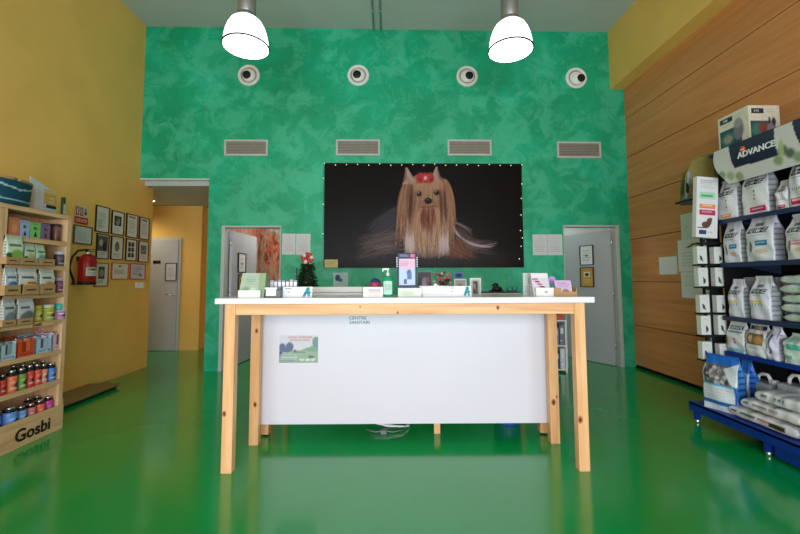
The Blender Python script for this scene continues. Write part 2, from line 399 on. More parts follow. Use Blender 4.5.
# sheets on door leaves
def framed(name, label, cat, w_, h_, loc, rz, img, fcol, fw=.012, depth=.018, group=None, mount=None):
    t = thing(name, label, cat, loc, rz, group)
    f = MB()
    for (x0, x1, z0, z1) in [(-w_/2, w_/2, 0, fw), (-w_/2, w_/2, h_-fw, h_), (-w_/2, -w_/2+fw, fw, h_-fw), (w_/2-fw, w_/2, fw, h_-fw)]:
        f.box(x0, x1, -depth, 0, z0, z1, 'plastic', fcol)
    f.obj('frame', t)
    p = MB().box(-w_/2+fw, w_/2-fw, -depth*.5, 0, fw, h_-fw, 'card', (225, 222, 215)); p.face(w_-2*fw, h_-2*fw, img.a, -depth*.5-.0006, 0, fw, mat='card', res=.006)
    p.obj('print', t); return t
def doc(c=(225, 222, 216), ink=(120, 118, 120), pic=None, n=7, head=None):
    im = Im(36, 48, c)
    if head: im.rect(.2, .07, .8, .15, head, .8)
    if pic: im.rect(.2, .18, .8, .62, pic); im.ell(.5, .42, .18, .17, (150, 145, 140)); im.ell(.45, .35, .08, .08, (60, 56, 54)); im.lines(.2, .68, .8, .9, 4, ink, .5)
    else: im.lines(.16, .22, .84, .86, n, ink, .45)
    return im
# on the right leaf: white framed sheet above an orange one (face side of the leaf looks to the viewer)
hx, hy, ex, ey = d2[1]-.075, D+.07, 2.87, D+TH+.72
a2 = math.atan2(hy-ey, hx-ex)
def on_leaf(px, py, hx, hy, ex, ey):
    d = ray(px, py); # intersect with vertical plane of the leaf
    n = Vector((-(ey-hy), ex-hx, 0)).normalized(); p0 = Vector((hx, hy, 0)); t = (p0-Vector((0, 0, HC))).dot(n)/d.dot(n)
    return Vector((0, 0, HC))+d*t
def leaf_print(px0, px1, py0, py1, hx, hy, ex, ey, a, *args, **kw):
    p, q = on_leaf(px0, py1, hx, hy, ex, ey), on_leaf(px1, py1, hx, hy, ex, ey); top = on_leaf(px0, py0, hx, hy, ex, ey)
    w_ = math.hypot(q.x-p.x, q.y-p.y); c = (p+q)/2; nrm = Vector((math.sin(a), -math.cos(a), 0))
    c = c+nrm*.0215
    return framed(args[0], args[1], args[2], w_, top.z-p.z, (c.x, c.y, p.z), a, *args[3:], **kw)
im = doc((226, 226, 230), (110, 110, 120), n=5); im.ell(.5, .52, .1, .06, (150, 60, 40))
leaf_print(581.5, 595, 246, 265.5, hx, hy, ex, ey, a2, 'framed_notice', 'white notice in thin black frame, upper one on the right grey door', 'notice', im, (30, 30, 32))
im = Im(36, 40, (196, 150, 70)); im.rect(.25, .2, .75, .5, (225, 215, 190)); im.ell(.5, .36, .16, .09, (60, 40, 30)); im.lines(.2, .62, .8, .85, 3, (225, 200, 150), .6)
leaf_print(582, 595.5, 267.5, 287, hx, hy, ex, ey, a2, 'framed_notice', 'amber notice in thin black frame, lower one on the right grey door', 'notice', im, (40, 34, 30))
hx, hy, ex, ey = d1[0]+.075, D+TH+.02, -2.235, D+TH+.86
a1 = math.atan2(ey-hy, ex-hx)
im = doc((226, 222, 222), (130, 110, 120), n=5); im.rect(.4, .5, .6, .6, (120, 90, 90))
leaf_print(236, 243.6, 252.5, 272.5, hx, hy, ex, ey, a1, 'framed_notice', 'narrow white notice in black frame, upper one on the left open door', 'notice', im, (30, 28, 30))
im = Im(36, 60, (196, 158, 96)); im.rect(.25, .25, .75, .45, (120, 80, 50)); im.lines(.2, .55, .8, .85, 4, (230, 200, 150), .6)
leaf_print(236, 242.5, 274.5, 294.5, hx, hy, ex, ey, a1, 'framed_notice', 'amber notice in dark frame, lower one on the left open door', 'notice', im, (40, 34, 30))

# corridor door
dp = at_y(148, 238, 7.2); dq = at_y(182.5, 238, 7.2)
w = MB().box(dp.x-.02, dq.x, 7.17, 7.2, 0, dp.z, 'frame_grey', bev=.003)
d3 = struct(w.obj('door_3'))
dl = MB().box(dp.x+.03, dq.x-.045, 7.155, 7.17, .01, dp.z-.045, 'grey_door', bev=.002).obj('door_leaf', d3)
MB().cyl(.024, 7.145, 7.155, (dq.x-.1, 0, 1.0), 'silver', axis='y').tube([(dq.x-.1, 7.15, 1.0), (dq.x-.1, 7.11, 1.0), (dq.x-.22, 7.11, 1.0)], .009, 'silver').obj('door_handle', dl)
a = at_y(153, 263.5, 7.15); b_ = at_y(160.5, 260.5, 7.15)
tag(MB().box(a.x, b_.x, 7.147, 7.155, a.z, b_.z, 'black').obj('name_plate'), 'small dark name plate on the white corridor door', 'sign')
a = at_y(165, 280.8, 7.15); b_ = at_y(177, 263, 7.15)
framed('framed_notice', 'grey typed notice in dark frame on the white corridor door', 'notice', b_.x-a.x, b_.z-a.z, ((a.x+b_.x)/2, 7.154, a.z), 0, doc((200, 198, 206), (120, 120, 130), n=9), (26, 26, 28), depth=.014)
# corridor downlight
p = at_z(152.5, 200.5, 2.62)
t = thing('downlight', 'small bright recessed spot light in the corridor ceiling', 'ceiling light', (p.x, p.y, 2.62))
MB().lathe([(.05, -.001), (.05, -.008), (.042, -.01), (.042, -.001)], (0, 0, 0), 'white_plastic').obj('bezel', t)
MB().cyl(.042, -.006, -.002, (0, 0, 0), 'downlight').obj('lens', t)
# ceiling pipes
for i, (px, lab) in enumerate([(374, 'thin grey conduit running along the ceiling, the left of two'), (381, 'thin grey conduit running along the ceiling, the right of two')]):
    x = at_y(px, 29.5, D).x; pm = MB().tube([(x, YF+.3, H-.014), (x, D-.014, H-.014)], .012, 'frame_grey')
    for k in range(9): pm.box(x-.018, x+.018, YF+.7+k*.95, YF+.73+k*.95, H-.03, H, 'silver')
    tag(pm.obj('ceiling_conduit'), lab, 'pipe', 'ceiling conduits')

# ------------------------------------------------------------------ green wall: air nozzles, grilles
ordn = ['leftmost of the four', 'second from left of the four', 'third from left of the four', 'rightmost of the four']
for i, (px, py) in enumerate([(249, 75.5), (358.3, 75.5), (467, 76.5), (576, 78.2)]):
    c = at_y(px, py, D)
    t = thing('air_nozzle', 'round white air nozzle on green wall, '+ordn[i], 'air vent', (c.x, D, c.z), 0, 'round air nozzles')
    MB().lathe([(.158, 0), (.158, -.012), (.146, -.024), (.124, -.022), (.112, -.004)], (0, 0, 0), 'white_plastic', seg=40, axis='y', caps=False).lathe([(.112, -.004), (.001, -.002)], (0, 0, 0), 'white_plastic', seg=40, axis='y', caps=False).obj('rim', t)
    MB().lathe([(.114, -.021), (.108, -.0215), (.1, -.006), (.094, -.006)], (0, 0, 0), 'grille', seg=40, axis='y', caps=False).obj('inner_groove', t)
    ox = [.0, .0, .012, .03][i]; oz = [-.005, 0, 0, -.012][i]
    MB().ball((ox, -.004, oz), .092, 'white_plastic', seg=28, sq=(1, .4, 1)).obj('nozzle_ball', t)
    hx_ = [-.02, -.016, .016, .03][i]
    MB().lathe([(.058, -.020), (.058, -.044), (.052, -.048), (.001, -.049)], (ox+hx_, 0, oz-.002), 'black', seg=28, axis='y').obj('opening', t)
for i, (x0, x1, y0, y1) in enumerate([(224.3, 268.2, 140, 156), (336, 380, 139.8, 155.7), (447.5, 491.3, 140, 155.8), (557, 600.3, 142, 158.2)]):
    a = at_y(x0, y1, D); b_ = at_y(x1, y0, D); W = b_.x-a.x; Hh = b_.z-a.z
    t = thing('wall_grille', 'rectangular metal air grille on green wall, '+ordn[i], 'air vent', ((a.x+b_.x)/2, D, a.z), 0, 'slatted air grilles')
    f = MB(); fw = .028
    for (q0, q1, r0, r1) in [(-W/2, W/2, 0, fw), (-W/2, W/2, Hh-fw, Hh), (-W/2, -W/2+fw, fw, Hh-fw), (W/2-fw, W/2, fw, Hh-fw)]: f.box(q0, q1, -.016, 0, r0, r1, 'frame_grey', bev=.003)
    f.obj('frame', t)
    MB().box(-W/2+fw, W/2-fw, -.002, 0, fw, Hh-fw, 'black').obj('duct_opening', t)
    s_ = MB(); n = 8
    for k in range(n):
        z = fw+(Hh-2*fw)*(k+.5)/n; s_.box(-W/2+fw, W/2-fw, -.008, .008, -.003, .003, 'grille', mtx=T(0, -.009, z) @ Matrix.Rotation(-.9, 4, 'X'))
    s_.obj('slats', t)

# ------------------------------------------------------------------ dog poster
def paint_dog():
    W, Hh = 393, 207; a = np.zeros((Hh, W, 3)); a[:] = lin((14, 11, 12)); S = .6
    def stroke(pts, wd, c, al):
        nonlocal a
        P = np.array([((x-80)*S, (y-48)*S) for x, y in pts])
        n = max(8, int(np.abs(np.diff(P, axis=0)).sum()*1.2)); t = np.linspace(0, 1, n)
        if len(P) == 3: Q = ((1-t)**2)[:, None]*P[0]+(2*t*(1-t))[:, None]*P[1]+(t**2)[:, None]*P[2]
        elif len(P) == 4: Q = ((1-t)**3)[:, None]*P[0]+(3*t*(1-t)**2)[:, None]*P[1]+(3*t*t*(1-t))[:, None]*P[2]+(t**3)[:, None]*P[3]
        else: Q = P[0]*(1-t)[:, None]+P[1]*t[:, None]
        cl = np.array(lin(c)); w_ = max(.55, wd*S); R = int(w_*1.5)+1
        x0 = max(0, int(Q[:, 0].min())-R); x1 = min(W, int(Q[:, 0].max())+R+2); y0 = max(0, int(Q[:, 1].min())-R); y1 = min(Hh, int(Q[:, 1].max())+R+2)
        if x1 <= x0 or y1 <= y0: return
        yy, xx = np.mgrid[y0:y1, x0:x1]; dm = np.full(xx.shape, 1e9)
        for k, (qx, qy) in enumerate(Q):
            tap = .35+.65*math.sin(PI*min(1, max(0, k/n))**.8); dm = np.minimum(dm, np.hypot(xx+.5-qx, yy+.5-qy)/tap)
        mk = (np.clip(1.2-dm/w_, 0, 1)*al)[..., None]
        a[y0:y1, x0:x1] = a[y0:y1, x0:x1]*(1-mk)+cl*mk
    def blob(cx, cy, rx, ry, c, al, soft=.5):
        nonlocal a
        yy, xx = np.mgrid[0:Hh, 0:W]; d = np.hypot((xx/S+80-cx)/rx, (yy/S+48-cy)/ry); mk = (np.clip((1-d)/soft, 0, 1)*al)[..., None]; a = a*(1-mk)+np.array(lin(c))*mk
    R = random.uniform; J = lambda c, s=14: tuple(max(0, min(255, v+q)) for v, q in zip(c, [R(-s, s)]*3))
    blob(430, 360, 330, 40, (52, 46, 47), .8, .8)                          # table surface
    blob(300, 270, 70, 90, (38, 36, 42), .9, .6); blob(520, 300, 60, 60, (44, 36, 36), .9, .6)
    for _ in range(240):                                                   # dark body coat, sweeping left
        y = R(190, 300); x = R(305, 345); stroke([(x, y), (x-R(20, 60), y+R(10, 40)), (x-R(60, 110), y+R(50, 80))], R(1.2, 2.6), J((58, 56, 64)), .5)
    for _ in range(260):                                                   # left floor hair
        x = R(300, 345); y = R(270, 345); ex = R(175, 270); ey = R(285, 375)
        stroke([(x, y), ((x+ex)/2, y+R(-8, 14)), (ex, ey)], R(.8, 2.), J(random.choice([(96, 86, 88), (70, 60, 62), (128, 116, 116), (60, 46, 42)])), R(.2, .5))
    for _ in range(230):                                                   # right floor hair
        x = R(495, 530); y = R(235, 330); ex = R(570, 655); ey = R(300, 352)
        stroke([(x, y), (x+R(15, 50), R(300, 350)), (ex, ey)], R(.8, 1.8), J(random.choice([(92, 82, 84), (66, 58, 60), (130, 120, 120), (70, 46, 36)])), R(.18, .45))
    for k in range(16): stroke([(497+k*.6, 225+k*3), (510, 300), (560+k*3, 345-k), (650-k*2, 318+R(-8, 8))], 1.7, J((176, 168, 172)), .55)
    for k in range(8): stroke([(500, 238+k), (540, 255), (565, 268+k*3)], 1.2, (140, 130, 132), .5)
    for _ in range(160): x = R(455, 545); stroke([(x, R(285, 320)), (x+R(0, 30), R(330, 362)), (x+R(10, 60), R(345, 368))], R(1.2, 2.5), J(random.choice([(116, 76, 52), (78, 50, 38), (146, 104, 76)])), .4)
    blob(420, 340, 80, 22, (150, 132, 118), .5)
    # outer hair
    for side in (-1, 1):
        for _ in range(520):
            u = R(0, 1); x0 = 415+side*(14+u*56); y0 = 84+u*24+R(-5, 8)
            mx = 415+side*(34+u*58); ex = 416+side*(30+u*48)+R(-16, 12); ey = 285+R(-60, 72)-u*26
            c = random.choice([(164, 124, 98), (140, 100, 76), (190, 152, 124), (104, 68, 50), (176, 138, 112), (78, 50, 40)])
            stroke([(x0, y0), (mx+side*R(-4, 8), 130+u*20), (415+side*(20+u*74)+R(-5, 5), 215), (ex+side*u*10, ey)], R(1., 2.4), J(c), R(.35, .75))
    # ears
    for sx, bx in ((-1, 368), (1, 447)):
        for k in range(60):
            u = R(0, 1); tx, ty = (350, 64) if sx < 0 else (450, 60)
            stroke([(tx+R(-2, 3), ty+R(0, 5)), (tx+(-6 if sx < 0 else 6)+(34*u if sx < 0 else -30*u), 84+22*u), (bx-14+R(-18, 30) if sx < 0 else bx+8+R(-26, 16), 118)], 3., J((176, 158, 152) if u > .3 else (136, 106, 92)), .6)
    # face and chest
    for _ in range(520):
        x = R(372, 470); stroke([(x, R(100, 130)), (x+(x-420)*.15, 180), (x+(x-420)*.25, R(210, 260))], R(1.4, 2.6), J(random.choice([(172, 136, 110), (190, 158, 130), (146, 108, 86)])), .5)
    for _ in range(600):
        x = R(352, 488); y = R(225, 290); stroke([(x, y), (x+R(-7, 7), y+40), (x-(x-420)*.1+R(-12, 12), R(300, 366)-abs(x-420)*.12)], R(1.2, 2.4), J(random.choice([(196, 168, 140), (176, 138, 110), (208, 192, 174), (140, 98, 74), (110, 74, 56), (190, 182, 182) if x > 456 or x < 372 else (184, 150, 122)])), R(.3, .65))
    for _ in range(200):                                                   # reddish beard
        x = R(390, 454); stroke([(x, R(190, 210)), (x+(x-421)*.05+R(-4, 4), 230), (421+(x-421)*.6+R(-12, 12), R(236, 290)-abs(x-421)*.6)], R(1.2, 2.6), J(random.choice([(112, 58, 40), (86, 42, 30), (150, 92, 68), (58, 30, 26), (176, 124, 96)])), R(.3, .6))
    for side in (-1, 1):                                                   # moustache falling
        for _ in range(150):
            u = R(0, 1); stroke([(421+side*8, 178+u*8), (421+side*(24+u*12), 180+u*14), (421+side*(34+u*26+R(-5, 5)), 240), (421+side*(26+u*34)+R(-8, 8), R(262, 345))], R(.9, 2.), J(random.choice([(190, 146, 116), (160, 114, 86), (212, 178, 148), (120, 78, 58)])), R(.25, .6))
        for _ in range(90):                                                # brow hair
            x = 421+side*R(3, 34); stroke([(421+side*4, 108), (x, 116), (x+side*16, R(126, 142))], 1.6, J((176, 140, 112)), .35)
    blob(421, 150, 12, 26, (150, 114, 92), .5); blob(391, 150, 22, 18, (120, 84, 66), .4, .8); blob(449, 147, 22, 18, (120, 84, 66), .4, .8); blob(405, 182, 22, 14, (150, 112, 90), .5); blob(437, 182, 22, 14, (150, 112, 90), .5)
    for ex_, ey_ in ((391, 150), (449, 146)):
        blob(ex_, ey_, 13, 12, (110, 74, 56), .8); blob(ex_, ey_, 8.5, 9, (18, 12, 14), 1, .3); blob(ex_-2, ey_-3, 2.4, 2.4, (190, 200, 210), .9, .4)
    blob(421, 173, 15, 12, (36, 28, 32), 1, .35); blob(419, 169, 5, 3, (96, 92, 98), .8)
    stroke([(395, 197), (408, 190), (421, 196)], 2.2, (40, 20, 18), .9); stroke([(421, 196), (435, 189), (452, 192)], 2.2, (40, 20, 18), .9)
    for _ in range(110):                                                   # pale lower locks, dark partings beside the cheeks
        x = random.choice([R(345, 374), R(456, 486)]); stroke([(x, R(265, 300)), (x+R(-4, 4), 320), (x+R(-8, 8), R(335, 362))], R(1., 2.2), J((206, 196, 196)), R(.3, .6))
    for _ in range(90):
        sd = random.choice((-1, 1)); x = 419+sd*R(38, 58); stroke([(x, R(120, 150)), (x+sd*4, 190), (x+sd*R(2, 12), R(220, 300))], R(1., 2.), J((74, 46, 36)), R(.25, .5))
    for _ in range(70):
        x = R(380, 460); stroke([(x, R(140, 175)), (x+(x-420)*.2, 190), (x+(x-420)*.3, R(200, 215))], R(1., 2.), J((120, 84, 66)), .3)
    blob(421, 173, 15, 12, (36, 28, 32), 1, .35); blob(419, 169, 5, 3, (96, 92, 98), .8)
    # bow
    for cx_, rx_ in ((396, 16), (412, 14), (428, 15)): blob(cx_, 97, rx_, 20, (176, 56, 62), 1, .25); blob(cx_+2, 102, rx_*.5, 9, (120, 26, 34), .7)
    for k in range(40): stroke([(412, 96), (412+R(-28, 26), 96+R(-18, 18))], 1.5, J((214, 96, 98), 20), .4)
    blob(412, 97, 6, 8, (232, 190, 184), .9, .4)
    return a*np.array([.92, .80, .80])
dog = paint_dog()
p0 = at_y(324, 268, D); p1 = at_y(520.7, 164.4, D); PW = p1.x-p0.x; PH = p1.z-p0.z; PX = (p0.x+p1.x)/2; PZ = p0.z
t = thing('dog_poster', 'large dark poster of a long-haired terrier with a red bow', 'poster', (PX, D-.003, PZ))
MB().box(-PW/2, PW/2, -.03, 0, 0, PH, 'poster', (20, 18, 20)).obj('backing_board', t)
MB().face(PW, PH, dog, -.0306, 0, 0, nu=392, nv=206, mat='poster').obj('print', t)
# fairy lights along top and right edge
t = thing('string_lights', 'thin string of tiny bulbs pinned around the terrier poster', 'string lights', (PX, D, PZ))
pts = [(-PW/2-.012, -.04, PH*.3), (-PW/2-.012, -.04, PH*.6), (-PW/2-.008, -.04, PH-.05), (-PW/2+.01, -.04, PH-.01)]
nb = 18
for k in range(nb+1): pts.append((-PW/2+PW*k/nb, -.042, PH-.012-.022*abs(math.sin(k*1.9))))
pts += [(PW/2-.008, -.042, PH*.8), (PW/2-.02, -.042, PH*.66), (PW/2-.03, -.042, PH*.5), (PW/2-.045, -.042, PH*.35), (PW/2-.04, -.042, PH*.2), (PW/2-.07, -.042, PH*.08), (PW/2-.09, -.042, .02)]
MB().tube(pts, .002, 'foliage', seg=5).obj('wire', t)
bulbs = [p for p in pts[4:-1]]+[(-PW/2-.012, -.042, PH*.32), (-PW/2-.01, -.042, PH*.6), (-PW/2-.01, -.042, PH*.85), (PW/2-.02, -.042, PH*.28)]
for q in bulbs: MB().ball((q[0], q[1]-.006, q[2]), .007, 'bulb', seg=8).obj('bulb', t)
# yellow note on the poster
a = at_y(324.6, 267.6, D-.032); b_ = at_y(337.8, 259.5, D-.032); im = Im(30, 18, (196, 184, 128)); im.lines(.15, .25, .85, .85, 3, (120, 110, 90), .4)
w = MB().box(a.x, b_.x, D-.034, D-.0312, a.z, b_.z, 'paper', (196, 184, 128)); w.face(b_.x-a.x, b_.z-a.z, im.a, D-.0346, (a.x+b_.x)/2, a.z)
tag(w.obj('paper_note'), 'small yellow note at the bottom left corner of the dog poster', 'note')

def wall_sheet(name, label, cat, x0, x1, y0, y1, img, group=None, Y=D, col=(210, 212, 212)):
    a = at_y(x0, y1, Y); b_ = at_y(x1, y0, Y); W = b_.x-a.x; Hh = b_.z-a.z
    w = MB().box(-W/2, W/2, -.002, 0, 0, Hh, 'paper', col); w.face(W, Hh, img.a, -.0026, 0, 0, res=.005)
    return tag(w.obj(name, None, ((a.x+b_.x)/2, Y, a.z)), label, cat, group)
def price(): 
    im = Im(40, 56, (206, 208, 212)); im.lines(.12, .1, .88, .9, 9, (170, 90, 90), .35, .3); return im
wall_sheet('notice_sheet', 'white price sheet beside the left doorway, left of a pair', 'notice', 282, 295.6, 233.6, 254.6, price(), 'printed sheets on the green wall')
wall_sheet('notice_sheet', 'white price sheet on green wall above the small tree', 'notice', 296, 310.6, 233.8, 254.8, price(), 'printed sheets on the green wall')
wall_sheet('notice_sheet', 'white printed sheet nearest the dog poster on its right', 'notice', 533, 547.4, 234.4, 255.2, price(), 'printed sheets on the green wall')
wall_sheet('notice_sheet', 'white printed sheet touching the right door frame', 'notice', 547.8, 562, 234.4, 255.2, price(), 'printed sheets on the green wall')

# ------------------------------------------------------------------ left yellow wall
def lframe(x0, x1, y0, y1, img, fcol, label, cat='framed picture', grp='framed certificates and photos on the yellow wall'):
    p = at_x(x0, y0, XL); q = at_x(x1, y0, XL); r_ = at_x(x0, y1, XL)
    return framed('framed_picture', label, cat, q.y-p.y, p.z-r_.z, (XL, (p.y+q.y)/2, r_.z), PI/2, img, fcol, fw=.010, depth=.016, group=grp)
bk = (24, 20, 20)
im = doc(); im.a = im.a*.9; im.rect(.15, .5, .5, .9, (150, 170, 160), .6); lframe(95.6, 109.2, 204.8, 231.4, im, bk, 'framed green-tinted certificate, leftmost in the top row on yellow wall')
lframe(111.5, 123.8, 210, 234, doc(pic=(40, 38, 42)), bk, 'framed dark portrait photo, second in the top row on yellow wall')
lframe(126.2, 137.5, 213, 237, doc(head=(120, 60, 60), n=8), bk, 'framed typed certificate with reddish heading, third in the top row')
lframe(139.2, 149, 216.5, 239, doc(head=(60, 60, 80), n=9), bk, 'framed certificate nearest the corridor in the top row')
im = Im(36, 48, (205, 200, 195)); im.rect(.05, .05, .95, .7, (90, 84, 86)); im.ell(.35, .35, .15, .15, (180, 170, 165)); im.ell(.68, .5, .16, .2, (40, 38, 40)); im.lines(.15, .76, .85, .92, 2, (120, 120, 120))
lframe(96.3, 108.6, 233, 258.6, im, bk, 'framed grey photo with white caption, leftmost in the middle row')
im = doc(); im.rect(0, 0, 1, 1, (215, 212, 205)); im.ell(.5, .45, .22, .2, (110, 108, 112)); im.ell(.5, .3, .1, .1, (80, 78, 82)); im.lines(.2, .75, .8, .9, 3, (110, 110, 110))
lframe(110.8, 122.9, 235.5, 259.5, im, bk, 'framed sketch of a seated dog, second in the middle row')
im = doc(); 
for i_ in range(2):
    for j_ in range(3): im.rect(.2+i_*.34, .12+j_*.26, .46+i_*.34, .33+j_*.26, (60, 56, 60))
lframe(125.5, 136.2, 238.3, 260.7, im, bk, 'framed sheet of six small photos, third in the middle row')
lframe(138.2, 148.2, 240.3, 262, doc(pic=(120, 114, 112)), bk, 'framed small photo nearest the corridor in the middle row')
im = Im(36, 48, (214, 206, 198)); im.rect(.25, .15, .75, .7, (70, 60, 62)); im.ell(.5, .42, .18, .18, (150, 140, 130)); im.lines(.25, .78, .75, .9, 2, (130, 120, 120))
lframe(94.4, 108, 262.3, 286.6, im, (140, 70, 44), 'brown-framed photo beside the fire extinguisher, lowest row')
im = Im(48, 36, (222, 216, 206)); im.rect(.4, .1, .6, .25, (180, 120, 60)); im.lines(.15, .35, .85, .8, 5, (140, 130, 125))
lframe(111, 127.9, 262.3, 279.4, im, (186, 84, 40), 'orange-framed landscape diploma in the middle of the lowest row')
im = Im(48, 36, (206, 206, 214)); im.lines(.15, .15, .85, .8, 6, (140, 130, 140)); im.rect(.6, .65, .8, .82, (120, 110, 150))
lframe(129.7, 144.8, 263.3, 279.5, im, (196, 70, 36), 'red-orange framed diploma directly above the light switches')
def lsheet(name, label, cat, x0, x1, y0, y1, img, col, grp=None, parentparts=None):
    p = at_x(x0, y0, XL); q = at_x(x1, y0, XL); r_ = at_x(x0, y1, XL); W = q.y-p.y; Hh = p.z-r_.z
    w = MB().box(-W/2, W/2, -.004, 0, 0, Hh, 'card', col); w.face(W, Hh, img.a, -.0046, 0, 0, mat='card', res=.003)
    o = w.obj(name, None, (XL, (p.y+q.y)/2, r_.z), PI/2); return tag(o, label, cat, grp)
im = Im(60, 60, (206, 196, 178)); im.rect(0, .6, 1, 1, (178, 30, 26)); im.text('EXTINTOR', .08, .7, .92, .9, (230, 220, 205))
im.rect(.05, .03, .32, .52, (150, 24, 24)); im.rect(.38, .03, .62, .52, (120, 20, 22)); im.rect(.13, .1, .24, .45, (225, 210, 200)); im.rect(.46, .1, .54, .45, (225, 210, 200))
im.rect(.75, .05, .85, .35, (140, 24, 24)); im.poly([(.66, .3), (.94, .3), (.8, .52)], (140, 24, 24))
lsheet('safety_sign', 'red and white fire extinguisher sign above the white notice', 'sign', 75, 88.3, 205.2, 223, im, (180, 40, 34))
t = at_x(73.2, 224.5, XL)
lframe(73.2, 91.8, 224.3, 243.3, doc((200, 202, 204), (140, 150, 150), n=10), (60, 58, 60), 'pale grey notice framed in grey behind the extinguisher top', 'notice', None)
# light switches
for i, (xa, xb) in enumerate([(135.4, 139.3), (139.7, 143.8)]):
    p = at_x(xa, 282.2, XL); q = at_x(xb, 288.2, XL)
    t = thing('light_switch', ['white wall switch, the left of the pair below the diplomas', 'white wall switch, the right of the pair below the diplomas'][i], 'light switch', (XL, (p.y+q.y)/2, q.z), PI/2)
    W = q.y-p.y; Hh = p.z-q.z
    MB().box(-W/2, W/2, -.009, 0, 0, Hh, 'white_plastic', bev=.003).obj('cover_plate', t)
    MB().box(-W*.3, W*.3, -.014, -.009, Hh*.2, Hh*.8, 'white_plastic', bev=.002).obj('rocker', t)
# fire extinguisher
EX = XL+.105; p = at_x(86.5, 284.8, EX)
t = thing('fire_extinguisher', 'red fire extinguisher with black hose hanging on the yellow wall', 'fire extinguisher', (EX, p.y, p.z), PI/2)
ztop = at_x(86.5, 249, EX).z-p.z; hb = ztop*.86
MB().lathe([(.078, .02), (.085, .03), (.085, hb-.09), (.078, hb-.045), (.055, hb-.015), (.028, hb)], (0, 0, 0), 'red', seg=32).obj('cylinder', t)
MB().lathe([(.074, 0), (.088, .004), (.088, .034), (.084, .036)], (0, 0, 0), 'black', seg=32).obj('foot_ring', t)
im = Im(50, 60, (214, 208, 200)); im.rect(0, 0, 1, .1, (190, 30, 30)); im.rect(.1, .16, .9, .5, (150, 160, 150)); im.ell(.5, .33, .2, .1, (70, 80, 70)); im.lines(.1, .58, .9, .94, 5, (110, 110, 110))
MB().sheet(lambda u, v_: (.0862*math.sin((u-.62)*1.7), -.0862*math.cos((u-.62)*1.7), .1+v_*(hb-.24)), im.a, 40, 40, 'card', True).obj('label', t)
hd = MB().cyl(.026, hb-.004, hb+.03, (0, 0, 0), 'silver').box(-.012, .012, -.1, .02, hb+.03, hb+.036, 'black', bev=.002).box(-.012, .012, -.105, .02, hb+.052, hb+.058, 'black', bev=.002, mtx=T(0, 0, 0))
hd.box(-.012, .012, .0, .02, hb+.03, hb+.058, 'black'); hd.obj('handle', t)
MB().cyl(.018, -.034, -.022, (0, 0, hb+.012), 'silver', axis='y').obj('pressure_gauge', t)
hp = [(.02, -.01, hb+.015), (-.05, .0, hb+.045), (-.12, .02, hb+.03), (-.165, .04, hb-.04), (-.185, .05, hb-.14), (-.17, .05, .14), (-.135, .04, .05)]
MB().tube(hp, .011, 'black').lathe([(.012, 0), (.02, -.05)], hp[-1], 'black', seg=12).obj('hose', t)
MB().box(-.03, .03, .07, .104, hb-.08, hb-.03, 'black_metal').obj('wall_bracket', t)

# low platform along the left wall
pa = at_z(120, 387.5, 0); pb = at_z(66, 407, 0)
t = thing('platform_scale', 'low flat wooden-topped platform lying along the yellow wall', 'platform', (-3.36, (pa.y+3.75)/2, 0))
LL = pa.y-3.75
MB().box(-.15, .17, -LL/2+.03, LL/2-.03, .0, .028, 'black_metal').obj('base', t)
MB().box(-.17, .19, -LL/2, LL/2, .028, .05, 'platform_top', bev=.004).obj('deck', t)

# ------------------------------------------------------------------ pendant lamps
def lamp(px, py, Y, label, swing):
    c = at_y(px, py, Y)          # centre of the rim
    t = thing('pendant_lamp', label, 'pendant lamp', (c.x, Y, c.z), 0, 'industrial pendant lamps'); r = .228
    pr = [(r, 0), (r*.985, .03), (r*.955, .09), (r*.90, .15), (r*.81, .21), (r*.69, .26), (r*.54, .292), (r*.4, .302)]
    MB().lathe(pr, (0, 0, 0), 'lamp_acrylic', seg=48, caps=False).obj('shade', t)
    MB().lathe([(r-.004, -.006), (r+.008, -.005), (r+.009, .006), (r+.0, .009)], (0, 0, 0), 'black', seg=48, caps=False).obj('rim', t)
    MB().lathe([(r*.99, 0), (r*.8, -.004), (.001, -.008)], (0, 0, 0), 'lamp_diffuser', seg=48, caps=False).obj('diffuser', t)
    g = MB().lathe([(.1, .295), (.1, .335), (.075, .345)], (0, 0, 0), 'lamp_metal', seg=28)
    for k in range(8): an = k*PI/4; g.box(-.006, .006, -.006, .006, .33, .43, 'dark_metal', mtx=T(.078*math.cos(an), .078*math.sin(an), 0))
    g.lathe([(.085, .42), (.09, .43), (.09, .45), (.085, .455)], (0, 0, 0), 'dark_metal', seg=28)
    g.obj('collar', t)
    MB().lathe([(.08, .345), (.092, .36), (.092, .72), (.08, .75), (.02, .76)], (0, 0, 0), 'lamp_metal', seg=28).obj('ballast_housing', t)
    top = H-c.z
    MB().tube([(0, 0, .74), (0, 0, top-.03)], .011, 'silver').obj('suspension_rod', t)
    MB().lathe([(.05, top-.04), (.055, top-.02), (.055, top)], (0, 0, 0), 'white_plastic').obj('canopy', t)
lamp(246, 47, 3.95, 'glowing white bell pendant lamp hanging on the left', 1)
lamp(510.6, 50.5, 3.95, 'glowing white bell pendant lamp hanging on the right', -1)
